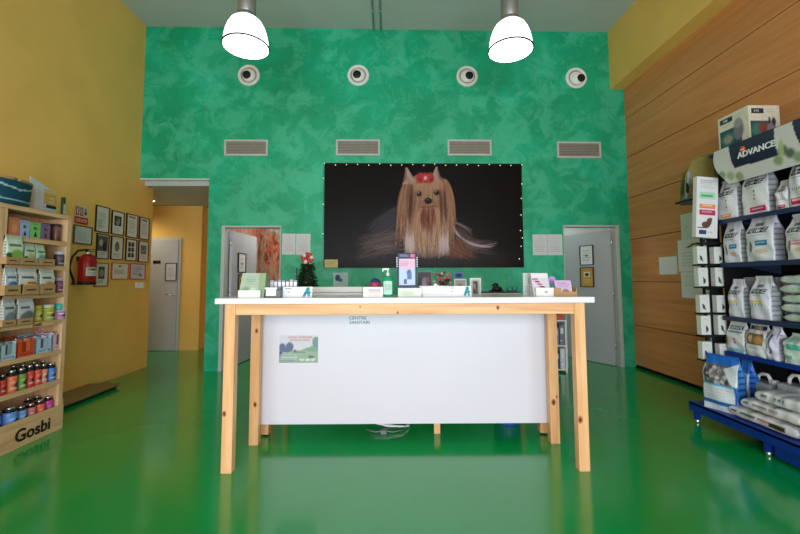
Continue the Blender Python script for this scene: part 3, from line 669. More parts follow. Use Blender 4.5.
# ================================================================== FRONT TABLE
TZ = 1.132
t = thing('counter_table', 'long high pine table with white top in front of the reception desk', 'table', (.1, 2.617, 0), -.0208)
def knots(m_, lst, y, rnd=0):
    for x, z, r in lst:
        m_.ball((x, y, z), r*1.5, 'knot_ring', seg=12, sq=(.8, .02, 1.3)).ball((x, y-.0004, z), r, 'knot', seg=12, sq=(.7, .04, 1.15))
leg_kn = {('f', -1): [(-1.185, .38, .011)], ('f', 1): [(1.145, .33, .014)], ('b', -1): [(-1.14, .86, .011), (-1.14, .305, .012)], ('b', 1): [(1.14, .31, .014), (1.165, .35, .006)]}
for sx in (-1, 1):
    for row, y0, xo in (('f', 0., 1.201), ('b', .43, 1.184)):
        x0, x1 = sorted((sx*xo, sx*(xo-.071)))
        l = MB().box(x0, x1, y0, y0+.062, 0, TZ-.038, 'pine_z', bev=.004); knots(l, leg_kn[(row, sx)], y0-.0002); l.obj('leg', t)
a_ = MB().box(-1.13, 1.13, .004, .03, TZ-.038-.075, TZ-.038, 'pine_x', bev=.003); knots(a_, [(.62, TZ-.07, .009), (-.05, TZ-.1, .006), (-.3, TZ-.06, .004)], .0038); a_.obj('front_rail', t)
MB().box(-1.115, 1.115, .46, .486, TZ-.113, TZ-.038, 'pine_x', bev=.003).obj('back_rail', t)
for sx in (-1, 1): MB().box(sx*1.15-.012, sx*1.15+.012, .062, .43, TZ-.113, TZ-.038, 'pine_y', bev=.003).obj('side_rail', t)
MB().box(-1.252, 1.252, -.035, .53, TZ-.038, TZ, 'white_lam', bev=.003).obj('tabletop', t)

# reception desk behind
DZ = 1.06
t = thing('reception_desk', 'white fronted reception desk standing behind the pine table', 'desk', (.113, 3.135, 0), -.0208)
pn = MB().box(-1.136, 1.136, 0, .02, .124, DZ-.03, 'panel_white', bev=.002)
pn.obj('front_panel', t)
for x in (-1.125, 1.125):
    for y in (.09, .66): MB().box(x-.03, x+.03, y, y+.06, .012, DZ-.03, 'pine_z', bev=.003).cyl(.02, 0, .014, (x, y+.03, 0), 'black').obj('leg', t)
MB().box(.24, .29, .12, .17, 0.0, DZ-.03, 'pine_z', bev=.003).obj('centre_leg', t)
MB().box(-1.15, 1.15, -.005, .72, DZ-.03, DZ, 'white_lam', bev=.003).obj('desktop', t)
c = at_y(357.5, 318.3, 3.13); c2 = at_y(359.5, 322.7, 3.13)
w = MB().text('CENTRE', .034, T(c.x-.113, -.0012, c.z), 'card', (60, 140, 130), bold=.0006, sx=1.12).text('SANITARI', .034, T(c2.x-.113, -.0012, c2.z), 'card', (60, 140, 130), bold=.0006, sx=1.12)
w.obj('lettering', t)
im = Im(96, 66, (206, 204, 214)); im.rect(0, .55, 1, 1, (150, 170, 150)); im.poly([(.55, .55), (1, .3), (1, .6)], (120, 158, 136))
for cx_, cy_, rx_, ry_ in [(.08, .45, .09, .17), (.27, .42, .1, .17), (.18, .52, .1, .1)]: im.ell(cx_, cy_, rx_, ry_, (88, 104, 140), 1, .3)
im.ell(.95, .25, .1, .2, (110, 140, 140), 1, .3); im.ell(.02, .7, .06, .12, (60, 70, 130), 1, .3)
im.poly([(.36, .6), (.4, .5), (.46, .58), (.66, .6), (.7, .66), (.36, .64)], (100, 110, 130)); im.rect(.3, .64, 1, 1, (146, 170, 150)); im.rect(0, .68, .4, 1, (130, 150, 150), .7)
im.lines(.04, .7, .5, .92, 4, (225, 232, 230), .6, .3); im.ell(.82, .78, .08, .04, (90, 110, 100)); im.noise(.06)
W_, H_ = .305, .213
a = at_y(278.3, 363.5, 3.13)
t2 = thing('farm_flyer', 'landscape flyer of trees and fields stuck on the white desk front', 'flyer', (a.x+W_/2, 3.135+(-(a.x+W_/2)+.113)*.0208-.0025, a.z), -.0208)
w = MB().box(-W_/2, W_/2, -.0015, 0, 0, H_, 'card', (200, 205, 205)); w.face(W_, H_, im.a, -.002, mat='card', res=.0032); w.obj('sheet', t2)
w = MB().text('CENTRE  VETERINARI', .02, T(.01, -.0026, H_*.93), 'card', (196, 70, 84)).text('RESIDENCIA CANINA', .017, T(.01, -.0026, H_*.83), 'card', (196, 70, 84)).text('971 100 107', .024, T(.07, -.0026, .022), 'card', (240, 244, 244), bold=.0006)
w.obj('flyer_text', t2)
# under the desk: cable, bin
zc = .0
pts = []
for k in range(60):
    an = k/59*2*PI*1.9; r_ = .13+.012*math.sin(k*.9); pts.append((.0+r_*1.15*math.cos(an), 3.42+r_*math.sin(an)*.8, .008+.05*abs(math.sin(an*.5))+.004*k/59))
tag(MB().tube(pts, .007, 'white_cable', seg=6).obj('coiled_cable'), 'loop of white cable lying on the green floor under the desk', 'cable')
w = MB().tube([(-.2, 3.33, .012), (-.12, 3.27, .014), (-.05, 3.3, .012), (.02, 3.27, .012), (.1, 3.31, .012)], .005, 'grey_cable', seg=6).box(-.08, -.03, 3.25, 3.3, .0, .03, 'grey_cable', bev=.005)
tag(w.obj('power_adapter'), 'grey adapter with thin lead on the floor in front of the white cable', 'cable')
p = at_z(523, 428, 0)
t = thing('waste_bin', 'blue round bin under the right end of the desk', 'bin', (1.03, 3.5, 0))
MB().lathe([(.1, 0), (.105, .01), (.13, .3), (.122, .3), (.098, .015)], (0, 0, 0), 'blue_bin', seg=32).obj('bin_body', t)
MB().lathe([(.128, .29), (.138, .295), (.138, .31), (.126, .31)], (0, 0, 0), 'blue_bin', seg=32, caps=False).obj('rim', t)

# -------- items on the table ------------------------------------------------
def spot(x0, x1, ytop, Y, base):
    a, b_ = at_y(x0, ytop, Y), at_y(x1, ytop, Y); return (a.x+b_.x)/2, b_.x-a.x, a.z-base
# green leaflet box
x, W, Hh = spot(239.5, 265, 273, 2.72, TZ)
t = thing('leaflet_dispenser', 'pale green leaflet dispenser at the left end of the table', 'leaflet holder', (x, 2.75, TZ), .0)
im = Im(50, 60, (172, 190, 174)); im.ell(.35, .75, .25, .2, (120, 160, 120), .8, .5); im.ell(.7, .8, .2, .2, (210, 220, 200), .8, .5); im.lines(.25, .15, .8, .5, 4, (120, 160, 140), .5); im.noise(.05)
w = MB().prism([(-.045, 0), (.06, 0), (.06, Hh), (.03, Hh)], -W/2, W/2-.045, 'card', (200, 214, 198), axis='x')
S_ = lambda u, v_: (-W/2+(W-.045)*u, -.046+v_*.075, .0+Hh*v_); w.sheet(S_, im.a, 30, 36, 'card')
w.obj('leaflets', t)
im = Im(30, 60, (142, 164, 128)); im.ell(.5, .6, .4, .3, (120, 150, 96), 1, .5); im.noise(.05)
w = MB().prism([(-.045, 0), (.06, 0), (.06, Hh), (.0, Hh)], W/2-.044, W/2, 'card', (142, 164, 128), axis='x'); w.obj('side_panel', t)
MB().box(-W/2, W/2-.02, -.06, -.046, 0, .05, 'card', (226, 230, 226)).box(-W/2, -W/2+.004, -.06, .05, 0, .05, 'card', (226, 230, 226)).obj('front_tray', t)
# dark organiser with white label, row of grey packs
x, W, Hh = spot(265.5, 281, 287.5, 2.7, TZ)
t = thing('desk_organizer', 'small dark tray with a white label beside the green leaflets', 'organizer', (x, 2.72, TZ))
MB().box(-W/2, W/2, -.03, .04, 0, Hh*.75, 'plastic', (74, 82, 88), bev=.004).obj('tray', t)
MB().box(-W*.42, W*.22, -.034, -.0305, .012, Hh, 'card', (232, 236, 238)).box(-W*.5, W*.3, -.036, -.0345, Hh*.84, Hh, 'card', (238, 240, 242)).obj('label_card', t)
x, W, Hh = spot(265.5, 297, 279.5, 2.85, TZ)
t = thing('pack_rack', 'rack of upright grey and white sachets behind the dark tray', 'display rack', (x, 2.87, TZ))
MB().box(-W/2, W/2, -.02, .03, 0, .04, 'plastic', (140, 140, 150), bev=.003).obj('tray', t)
for k in range(8):
    xx = -W/2+W*(k+.5)/8; g = random.choice([(150, 150, 164), (196, 196, 206), (120, 118, 134)])
    MB().box(xx-W/18, xx+W/18, -.012, .01, .041, Hh-.005*(k % 3), 'film', g, bev=.002).box(xx-W/22, xx+W/22, -.0135, -.0122, Hh*.6, Hh*.85, 'film', (226, 226, 232)).obj('sachet', t)
# white cards with teal ribbon
def ribbon_card(x0, x1, y0, Y, label):
    x, W, Hh = spot(x0, x1, y0, Y, TZ)
    t = thing('counter_sign', label, 'sign', (x, Y+.02, TZ))
    MB().prism([(-.0, 0), (.05, 0), (.02, Hh)], -W/2, W/2, 'card', (236, 238, 242), axis='x').obj('card', t)
    m_ = MB()
    K = lambda u, z: (W*u, -.003+z*.02/Hh, z)
    z0 = Hh
    def q(pts, c): m_.add([(W*u, -.0022+.02*v_-.0012, Hh*v_) for u, v_ in pts], [tuple(range(len(pts)))], 'card', c)
    q([(.18, .06), (.27, .06), (.40, .94), (.31, .94)], (40, 150, 180)); q([(.31, .94), (.40, .94), (.44, .06), (.35, .06)][::-1], (60, 176, 170)); q([(.22, .28), (.46, .42), (.46, .52), (.24, .4)], (30, 96, 140))
    m_.obj('ribbon_logo', t); m_ = MB()
    q([(-.42, .78), (-.2, .78), (-.2, .86), (-.42, .86)], (130, 140, 180)); q([(-.34, .42), (-.24, .42), (-.24, .55), (-.34, .55)], (190, 190, 210))
    m_.obj('small_print', t)
ribbon_card(281.5, 311.5, 287, 2.72, 'white card sign with teal ribbon mark left of the tree')
ribbon_card(447, 472, 286.2, 2.72, 'white card sign with teal ribbon mark beside the white basket')
# long white box behind (on the desk)
x, W, Hh = spot(312, 362, 287, 3.4, DZ)
t = thing('storage_box', 'long low white box on the desk left of the sanitizer', 'box', (x, 3.45, DZ))
MB().box(-W/2, W/2, -.05, .1, 0, Hh*.62, 'white_plastic', bev=.003).obj('box_body', t)
MB().box(-W/2-.004, W/2+.004, -.055, .105, Hh*.64, Hh, 'white_plastic', bev=.003).obj('lid', t)
# white box with coloured lines
x, W, Hh = spot(363, 383, 287, 2.7, TZ)
im = Im(60, 34, (232, 234, 240)); 
for k, cc in enumerate([(110, 130, 200), (150, 120, 190), (200, 120, 150), (214, 200, 60), (200, 190, 70)]): im.rect(.27, .15+k*.15, .9, .23+k*.15, cc, .8)
w = MB().box(-W/2, W/2, -.03, .05, 0, Hh, 'card', (232, 234, 240), bev=.002); w.face(W*.98, Hh*.96, im.a, -.0306, 0, .001, res=.003, mat='card')
tag(w.obj('tissue_box', None, (x, 2.72, TZ)), 'small white box printed with coloured lines, left of the sanitizer', 'box')
# sanitizer
x, W, Hh = spot(382.5, 393, 268, 2.7, TZ)
t = thing('sanitizer_bottle', 'green gel bottle with white pump on the table', 'bottle', (x, 2.72, TZ))
bh = Hh*.73
MB().lathe([(W*.46, 0), (W*.5, .006), (W*.5, bh*.82), (W*.42, bh*.93), (W*.2, bh)], (0, 0, 0), 'sanitizer', seg=28, mtx=Matrix.Diagonal((1, .7, 1)).to_3x3().to_4x4()).obj('bottle_body', t)
im = Im(24, 40, (190, 226, 214)); im.lines(.15, .1, .85, .9, 6, (70, 140, 130), .6)
MB().sheet(lambda u, v_: (W*.505*math.sin((u-.5)*1.9), -.7*W*.505*math.cos((u-.5)*1.9)-.0005, bh*(.12+.62*v_)), im.a, 20, 24, 'card', True).obj('label', t)
MB().cyl(.011, bh, bh+.02, (0, 0, 0), 'white_plastic').cyl(.005, bh+.02, bh+.04, (0, 0, 0), 'white_plastic').box(-.038, .01, -.007, .007, bh+.04, bh+.052, 'white_plastic', bev=.003).box(-.038, -.03, -.005, .005, bh+.03, bh+.044, 'white_plastic').obj('pump', t)
# navy display on green/white base
x, W, Hb = spot(398, 421.5, 288, 2.71, TZ)
im = Im(60, 24, (214, 222, 212)); im.ell(.4, .6, .3, .25, (170, 200, 160), .7, .6); im.lines(.15, .2, .7, .6, 3, (190, 210, 200))
w = MB().box(-W/2, W/2, -.03, .06, 0, Hb, 'card', (220, 226, 220), bev=.002); w.face(W*.98, Hb*.96, im.a, -.0306, 0, .001, mat='card', res=.003)
tag(w.obj('carton', None, (x, 2.73, TZ)), 'low pale green carton under the navy leaflet stand', 'box')
x, W, Hh = spot(397.5, 416.5, 253, 2.74, TZ+Hb)
t = thing('leaflet_stand', 'navy leaflet stand with pink and blue leaflet, tallest item on the table', 'leaflet holder', (x, 2.74, TZ+Hb))
MB().box(-W/2, W/2, 0, .012, 0, Hh, 'card', (26, 28, 66), bev=.002).box(-W/2, W/2, -.03, 0, 0, .012, 'card', (26, 28, 66)).obj('stand', t)
im = Im(48, 80, (176, 196, 228)); im.rect(0, 0, 1, .36, (214, 176, 204)); im.ell(.62, .52, .14, .14, (70, 84, 150), 1, .4); im.rect(.5, .5, .78, .74, (84, 100, 170)); im.rect(.3, .72, .48, .9, (70, 84, 120)); im.lines(.06, .1, .6, .3, 3, (180, 110, 160)); im.rect(0, .94, 1, 1, (40, 44, 96)); im.noise(.05)
w = MB().box(-W*.42, W*.42, -.008, -.001, .006, Hh*.82, 'card', (200, 200, 220)); w.face(W*.84, Hh*.8, im.a, -.0086, 0, .008, mat='card', res=.0026); w.obj('leaflet', t)
w = MB().box(-W*.38, W*.08, -.0015, -.0005, Hh*.9, Hh*.925, 'card', (120, 128, 190)).box(-W*.38, W*.0, -.0015, -.0005, Hh*.94, Hh*.955, 'card', (120, 128, 190)).box(W*.18, W*.4, -.002, -.0005, Hh*.87, Hh*.97, 'card', (206, 90, 130)); w.obj('header_print', t)
w = MB()
for k in range(6): w.box(-W*.56, -W*.5, .0, .004, Hh*(.6+k*.05), Hh*(.63+k*.05), 'card', (220, 222, 230)).box(W*.5, W*.56, .0, .004, Hh*(.6+k*.05), Hh*(.63+k*.05), 'card', (220, 222, 230))
w.obj('side_tabs', t)
# white basket with card
xb, W, Hh = spot(420.5, 452, 286.5, 2.72, TZ)
t = thing('wire_basket', 'white perforated basket right of the navy leaflet stand', 'basket', (xb, 2.80, TZ))
vs = []
def ringbox(w0, w1, d0, d1, z0, z1): return None
m_ = MB(); th = .003; dp_ = .055
for k in range(7):                                                     # woven bands
    z = .004+(Hh-.01)*k/6; e = (z/Hh)*.02+W/2-.02
    for s_ in (-1, 1): m_.box(-e, e, s_*(dp_+.2*(e-W/2+.02)), s_*(dp_+.2*(e-W/2+.02))+th, z, z+.007, 'white_plastic')
    for s_ in (-1, 1): m_.box(s_*e, s_*e+th*s_, -dp_, dp_, z, z+.007, 'white_plastic')
for k in range(19):
    u = -1+2*k/18
    for s_ in (-1, 1):
        y = s_*dp_; m_.add([(u*(W/2-.02)-.003, y, 0), (u*(W/2-.02)+.003, y, 0), (u*W/2+.003, y+s_*.004, Hh), (u*W/2-.003, y+s_*.004, Hh), (u*(W/2-.02)-.003, y-s_*.002, 0), (u*(W/2-.02)+.003, y-s_*.002, 0), (u*W/2+.003, y+s_*.002, Hh), (u*W/2-.003, y+s_*.002, Hh)], [(0, 1, 2, 3), (4, 7, 6, 5), (0, 3, 7, 4), (1, 5, 6, 2)], 'white_plastic')
m_.box(-W/2+.02, W/2-.02, -dp_, dp_, 0, .003, 'white_plastic')
m_.obj('weave', t)
rm = MB(); e = W/2+.002
rm.tube([(-e, -dp_-.006, Hh), (e, -dp_-.006, Hh), (e, dp_+.006, Hh), (-e, dp_+.006, Hh), (-e, -dp_-.006, Hh)], .0035, 'white_plastic'); rm.obj('rim', t)
m_ = MB().box(-.035, .035, -.003, .003, 0, .02, 'card', (236, 236, 240))
m_ = MB().box(-.024, .024, -.001, .001, 0, .06, 'card', (238, 238, 242)).box(-.006, .004, -.002, -.001, .035, .045, 'card', (70, 60, 70)); o = m_.obj('price_card', None, (xb-.01, 2.79, TZ+.012)); o.rotation_euler = (0, .5, 0); o.location.z = TZ+.028
tag(o, 'small white card tilted in the white basket', 'card')
for k, (dx, cc, lb) in enumerate([(-.07, (150, 60, 90), 'dark pink packet lying in the left of the white basket'), (.04, (200, 200, 214), 'pale packet lying in the right of the white basket')]):
    tag(MB().box(-.03, .03, -.03, .03, 0, .04, 'film', cc, bev=.008).obj('packet', None, (xb+dx, 2.8, TZ+.0035)), lb, 'packet')
# magenta/white dispenser
x, W, Hh = spot(532.3, 552.2, 273, 2.72, TZ)
t = thing('leaflet_dispenser', 'tilted white dispenser with magenta print near the right end', 'leaflet holder', (x+.012, 2.76, TZ))
im = Im(40, 60, (206, 204, 216)); im.poly([(.05, .25), (.35, .25), (.9, .8), (.6, .8)], (150, 40, 100)); im.lines(.15, .3, .75, .75, 4, (214, 206, 220), .9, .3); im.rect(0, 0, 1, .2, (222, 220, 230)); im.noise(.05)
MB().prism([(-.03, .0), (.05, .0), (.05, Hh), (.03, Hh)], -W/2, W/2-.02, 'card', (214, 214, 222), axis='x').sheet(lambda u, v_: (-W/2+(W-.02)*u, -.031+v_*.06, Hh*v_), im.a, 26, 40, 'card').obj('leaflets', t)
MB().box(-W/2+.01, W/2, -.045, -.033, 0, Hh*.36, 'card', (234, 234, 240)).box(W/2-.004, W/2, -.045, .04, 0, Hh*.36, 'card', (234, 234, 240)).box(-.0, .02, -.0458, -.045, Hh*.13, Hh*.22, 'card', (150, 160, 190)).obj('front_tray', t)
# grey card behind it
x, W, Hh = spot(523.8, 534, 273, 2.86, TZ)
im = Im(20, 46, (196, 206, 204)); im.rect(.5, .2, .75, .5, (120, 140, 150), .7); im.lines(.15, .6, .8, .9, 3, (150, 160, 165))
w = MB().box(-W/2, W/2, 0, .012, 0, Hh, 'card', (196, 206, 204)); w.face(W, Hh, im.a, -.0006, mat='card', res=.004)
tag(w.obj('leaflet', None, (x, 2.88, TZ)), 'upright pale grey leaflet left of the magenta dispenser', 'leaflet')
# kraft and lilac dispenser
x, W, Hh = spot(553, 576, 280.5, 2.72, TZ)
t = thing('leaflet_dispenser', 'small kraft dispenser with lilac leaflets at the right end of the table', 'leaflet holder', (x, 2.74, TZ))
MB().box(-W/2, W/2, -.03, -.026, 0, .03, 'kraft').box(-W/2, W/2, .04, .045, 0, .05, 'kraft').box(-W/2, -W/2+.004, -.026, .04, 0, .045, 'kraft').box(W/2-.004, W/2, -.026, .04, 0, .06, 'kraft').box(-W/2+.004, W/2-.004, -.026, .04, 0, .003, 'kraft').box(-W/2, -W/2+.05, -.034, -.0302, 0, .055, 'kraft').obj('holder', t)
im = Im(40, 40, (200, 176, 216)); im.lines(.15, .15, .85, .5, 3, (150, 110, 170), .8); im.rect(0, .55, 1, 1, (206, 190, 206)); im.ell(.6, .72, .2, .16, (150, 120, 130)); im.noise(.06)
MB().box(-W*.32, W*.40, -.002, .012, .0, Hh, 'card', (206, 190, 220), mtx=T(0, 0, .004) @ Matrix.Rotation(-.28, 4, 'X')).face(W*.72, Hh, im.a, -.0026, W*.04, 0, mat='card', res=.0035, mtx=T(0, 0, .004) @ Matrix.Rotation(-.28, 4, 'X')).obj('leaflets', t)
x, W, Hh = spot(549.5, 557.5, 276, 2.87, TZ)
t = thing('ribbon_rosette', 'lilac rosette behind the magenta dispenser', 'decoration', (x, 2.9, TZ))
w = MB()
for k in range(12):
    an = k*PI/6; w.ball((.022*math.cos(an), 0, Hh-.035+.022*math.sin(an)), .012, 'lilac', seg=8, sq=(1, .5, 1))
w.ball((0, -.006, Hh-.035), .014, 'lilac', seg=10).obj('petals', t)
MB().box(-.004, .004, -.003, .003, 0, Hh-.04, 'lilac').box(-.02, .02, -.015, .015, 0, .004, 'lilac').obj('stick', t)

# -------- items on the desk behind ------------------------------------------
# little tree
x, W, Hh = spot(296.5, 318.5, 252.5, 3.75, DZ)
t = thing('christmas_tree', 'tiny dark green tree topped with a red and white bow', 'plant', (x, 3.75, DZ))
m_ = MB()
for k in range(800):
    h_ = random.random()**1.25; zz = .06+h_*(Hh-.17); rr = (W/2+.012)*(1-h_*.55)*(.6+.4*random.random()); an = random.random()*2*PI
    c = Vector((rr*math.cos(an), rr*math.sin(an), zz)); d_ = Vector((math.cos(an), math.sin(an), random.uniform(-.5, .5)))*.028; pp = Vector((-d_.y, d_.x, .004))*.35
    m_.add([c-pp-d_*.4, c+d_, c+pp-d_*.4, c+Vector((0, 0, .006))], [(0, 1, 3), (1, 2, 3), (0, 3, 2), (0, 2, 1)], 'foliage')
m_.lathe([(.05, .05), (W*.34, .1), (.04, Hh-.11)], (0, 0, 0), 'foliage', seg=10)
m_.obj('foliage', t)
MB().lathe([(.05, 0), (.06, .06), (.055, .06)], (0, 0, 0), 'brown_wood', seg=18).obj('pot', t)
w = MB(); zc = Hh-.055
for k in range(9):
    an = k*2*PI/9+.2; c = (.042*math.cos(an), -.01, zc+.036*math.sin(an)); w.ball(c, .022, 'plastic', (166, 34, 40) if k % 3 else (206, 180, 176), seg=10, sq=(1, .5, 1))
w.ball((0, -.02, zc), .016, 'plastic', (150, 30, 36), seg=10).tube([(0, 0, zc-.04), (0, 0, zc)], .004, 'foliage').obj('bow', t)
for k in range(7):
    h_ = .12+.045*k; an = -PI/2+(k % 3-1)*.8; rr = (W/2-.02)*(1-h_/Hh*.7); MB().ball((rr*math.cos(an), rr*math.sin(an), h_), .008, 'plastic', (190, 170, 90) if k % 2 else (200, 60, 60), seg=8).obj('bauble', t)
tag(MB().box(-.006, .006, -.006, .006, 0, at_y(296.5, 268, 3.66).z-DZ, 'black').obj('candle_stick', None, (at_y(296.8, 270, 3.66).x, 3.66, DZ)), 'thin black upright rod at the left of the tiny tree', 'rod')
# wall cards
im = Im(30, 32, (176, 196, 200)); im.ell(.3, .35, .18, .22, (40, 80, 110), 1, .4); im.ell(.5, .5, .14, .12, (60, 110, 130), 1, .4)
wall_sheet('photo_card', 'pale blue photo card on the green wall below the poster', 'photo card', 333.2, 348, 272.6, 287.8, im)
im = Im(24, 16, (120, 150, 190)); im.ell(.5, .5, .35, .3, (50, 80, 140), 1, .5)
wall_sheet('photo_card', 'small blue photo stuck on green wall right of the flowers', 'photo card', 453.8, 464, 272, 279, im)
# pink/blue toy
x, W, Hh = spot(369, 381.5, 279, 3.6, DZ)
tag(MB().box(-.05, .05, -.05, .05, 0, Hh-W, 'kraft', bev=.002).obj('carton', None, (x, 3.6, DZ)), 'small kraft box under the pink ball', 'box')
t = thing('toy_ball', 'pink and blue ball behind the lined white box', 'ball', (x, 3.6, DZ+Hh-W))
MB().ball((0, 0, W*.5), W*.5, 'plastic', (196, 70, 110), seg=20).obj('ball', t); MB().ball((0, 0, W*.5+.008), W*.49, 'plastic', (50, 70, 120), seg=20, sq=(.95, .95, 1.02)).obj('blue_half', t)
# photos and frames on the desk
def stand(name, x0, x1, y0, Y, img, fc, label, cat='photo frame', hgt=None, fw=.008):
    x, W, Hh = spot(x0, x1, y0, Y, DZ)
    t = framed(name, label, cat, W, Hh, (x, Y, DZ), 0, img, fc, fw=fw, depth=.014)
    MB().box(-.01, .01, 0, .05, 0, .004, 'plastic', fc).box(-.01, .01, .0, .004, 0, Hh*.6, 'plastic', fc).obj('easel_back', t); return t
im = Im(40, 44, (40, 34, 44)); im.ell(.5, .4, .2, .2, (150, 140, 160), 1, .6); im.rect(0, .6, 1, .66, (30, 50, 90)); im.ell(.4, .8, .2, .14, (190, 100, 140), 1, .5); im.ell(.75, .3, .15, .15, (120, 70, 100), 1, .5); im.noise(.2)
stand('standing_photo', 417, 431.5, 271.5, 3.5, im, (44, 36, 48), 'dark photo collage beside the navy leaflet stand')
im = Im(30, 40, (150, 150, 140)); im.ell(.5, .6, .4, .4, (110, 96, 80), 1, .5)
stand('standing_photo', 454, 466, 279, 3.55, im, (196, 200, 196), 'small grey-brown framed photo under the blue wall photo')
im = Im(30, 40, (186, 190, 180)); im.rect(.2, .1, .8, .75, (60, 54, 52)); im.ell(.4, .35, .15, .15, (150, 140, 130)); im.ell(.6, .55, .14, .14, (120, 96, 80))
stand('standing_photo', 469.5, 480.6, 278, 3.6, im, (222, 224, 222), 'white framed photo standing right of the basket', fw=.014)
# dried flowers
x, W, Hh = spot(432.5, 452.5, 268, 3.62, DZ)
t = thing('flower_vase', 'small vase of pink and cream dried flowers behind the basket', 'vase', (x, 3.62, DZ))
MB().lathe([(.025, 0), (.035, .01), (.04, .05), (.022, .09), (.026, .1)], (0, 0, 0), 'plastic', (70, 50, 60), seg=18).obj('vase', t)
w = MB(); fl = MB()
for k in range(60):
    an = random.random()*2*PI; rr = random.random()**.5*(W/2-.01); hh = Hh-.02-random.random()*(Hh-.13)-rr*.2; c = (rr*math.cos(an), rr*.6*math.sin(an), hh)
    w.tube([(0, 0, .09), c], .0012, 'foliage', seg=4); fl.ball(c, random.uniform(.009, .017), 'paper', random.choice([(206, 150, 160), (214, 196, 170), (160, 90, 100), (190, 120, 110), (70, 60, 50)]), seg=7)
w.obj('stems', t); fl.obj('blossoms', t)
# books + black dog figurine
x, W, Hh = spot(472.5, 520, 291.8, 3.7, DZ)
t = thing('magazine_stack', 'flat dark brown folder lying on the desk under the figurine', 'folder', (x, 3.75, DZ))
MB().box(-W/2, W/2, -.08, .1, 0, Hh-.012, 'plastic', (206, 204, 210), bev=.003).obj('pages', t); MB().box(-W/2-.004, W/2+.002, -.085, .102, Hh-.012, Hh, 'plastic', (64, 40, 44), bev=.002).obj('cover', t)
zb = DZ+Hh
x, W, Hh = spot(490, 503.5, 283.8, 3.72, zb)
t = thing('dog_figurine', 'small black sitting dog figurine on the dark folder', 'figurine', (x, 3.75, zb)); s_ = Hh
me = MB()
me.ball((.01, 0, s_*.30), s_*.36, 'black', seg=18, sq=(1.1, .7, .85)).ball((.0, 0, s_*.55), s_*.25, 'black', seg=16, sq=(.9, .8, 1.1)).ball((-.002, 0, s_*.78), s_*.22, 'black', seg=16, sq=(1, .85, 1)).ball((-s_*.25, 0, s_*.72), s_*.12, 'black', seg=12, sq=(1.3, .8, .8))
me.ball((-s_*.35, -.006, s_*.08), s_*.1, 'black', seg=10, sq=(2.2, .7, .8)).ball((-s_*.35, .01, s_*.08), s_*.1, 'black', seg=10, sq=(2.2, .7, .8)).tube([(-s_*.18, 0, s_*.5), (-s_*.3, 0, s_*.1)], s_*.09, 'black').ball((.0, -s_*.16, s_*.8), s_*.1, 'black', seg=10, sq=(.6, .4, 1.3)).tube([(s_*.3, 0, s_*.1), (s_*.55, 0, s_*.07), (s_*.65, 0, s_*.12)], s_*.05, 'black')
me.v = [(x_*1.6, y_*1.4, z_*1.12) for x_, y_, z_ in me.v]; me.obj('body', t)
# glasses
x, W, Hh = spot(510, 520, 287, 3.62, zb)
t = thing('eyeglasses', 'folded blue eyeglasses beside the black figurine', 'glasses', (x, 3.7, zb))
w = MB(); r_ = W*.24
for s_ in (-1, 1): w.tube([(s_*W*.26+r_*math.cos(k*PI/8), 0, r_+.004+r_*math.sin(k*PI/8)) for k in range(17)], .003, 'plastic', (50, 80, 130), seg=6)
w.obj('rims', t)
MB().tube([(-W*.5, .002, r_+.01), (-W*.45, .06, .008), (W*.3, .07, .006)], .003, 'plastic', (50, 80, 130), seg=6).tube([(W*.5, .002, r_+.01), (W*.45, .05, .008), (-W*.3, .06, .006)], .003, 'plastic', (50, 80, 130), seg=6).obj('temples', t)

# -------- low bookshelf at the green wall -----------------------------------
bx1 = 2.374; bx0 = 1.85; by = 5.25; bz = .70
t = thing('bookshelf', 'low white bookshelf against the green wall left of the right doorway', 'bookshelf', ((bx0+bx1)/2, by, 0)); hw = (bx1-bx0)/2
MB().box(hw-.02, hw, 0, D-by-.005, 0, bz, 'white_paint', bev=.002).obj('side_panel', t); MB().box(-hw, -hw+.02, 0, D-by-.005, 0, bz, 'white_paint', bev=.002).obj('side_panel', t)
MB().box(-hw+.02, hw-.02, D-by-.015, D-by-.005, 0, bz, 'white_paint').obj('back_panel', t)
for z in (.03, .345, bz-.02): MB().box(-hw+.02, hw-.02, .0, D-by-.015, z, z+.018, 'white_paint', bev=.002).obj('shelf', t)
X0 = (bx0+bx1)/2
bl = [('white ring binder', (206, 206, 214)), ('dark blue ring binder', (40, 60, 110)), ('black ring binder', (30, 30, 34)), ('teal ring binder', (70, 140, 150)), ('light blue ring binder', (120, 150, 190)), ('grey ring binder', (120, 124, 130))]
for row, z in enumerate((.0485, .3635)):
    for k, (nm, cc) in enumerate(bl if row == 0 else bl[::-1]):
        xx = X0+hw-.055-k*.075; hh = .27-.012*((k*3) % 4)
        w = MB().box(-.03, .03, 0, .2, 0, hh, 'card', cc, bev=.003).box(-.018, .018, -.0008, .0, hh*.55, hh*.85, 'card', (225, 225, 220)).cyl(.01, -.0015, 0, (0, 0, hh*.2), 'silver', axis='y')
        tag(w.obj('ring_binder', None, (xx, by+.02, z)), f'{nm} on the {"lower" if row == 0 else "upper"} level of the low bookshelf', 'binder', 'binders on the low bookshelf')
w = MB().box(-.09, .09, 0, .2, 0, .07, 'card', (196, 84, 66), bev=.004)
tag(w.obj('red_box', None, (bx1-.1, by+.02, bz-.002)), 'red box on top of the low bookshelf', 'box')

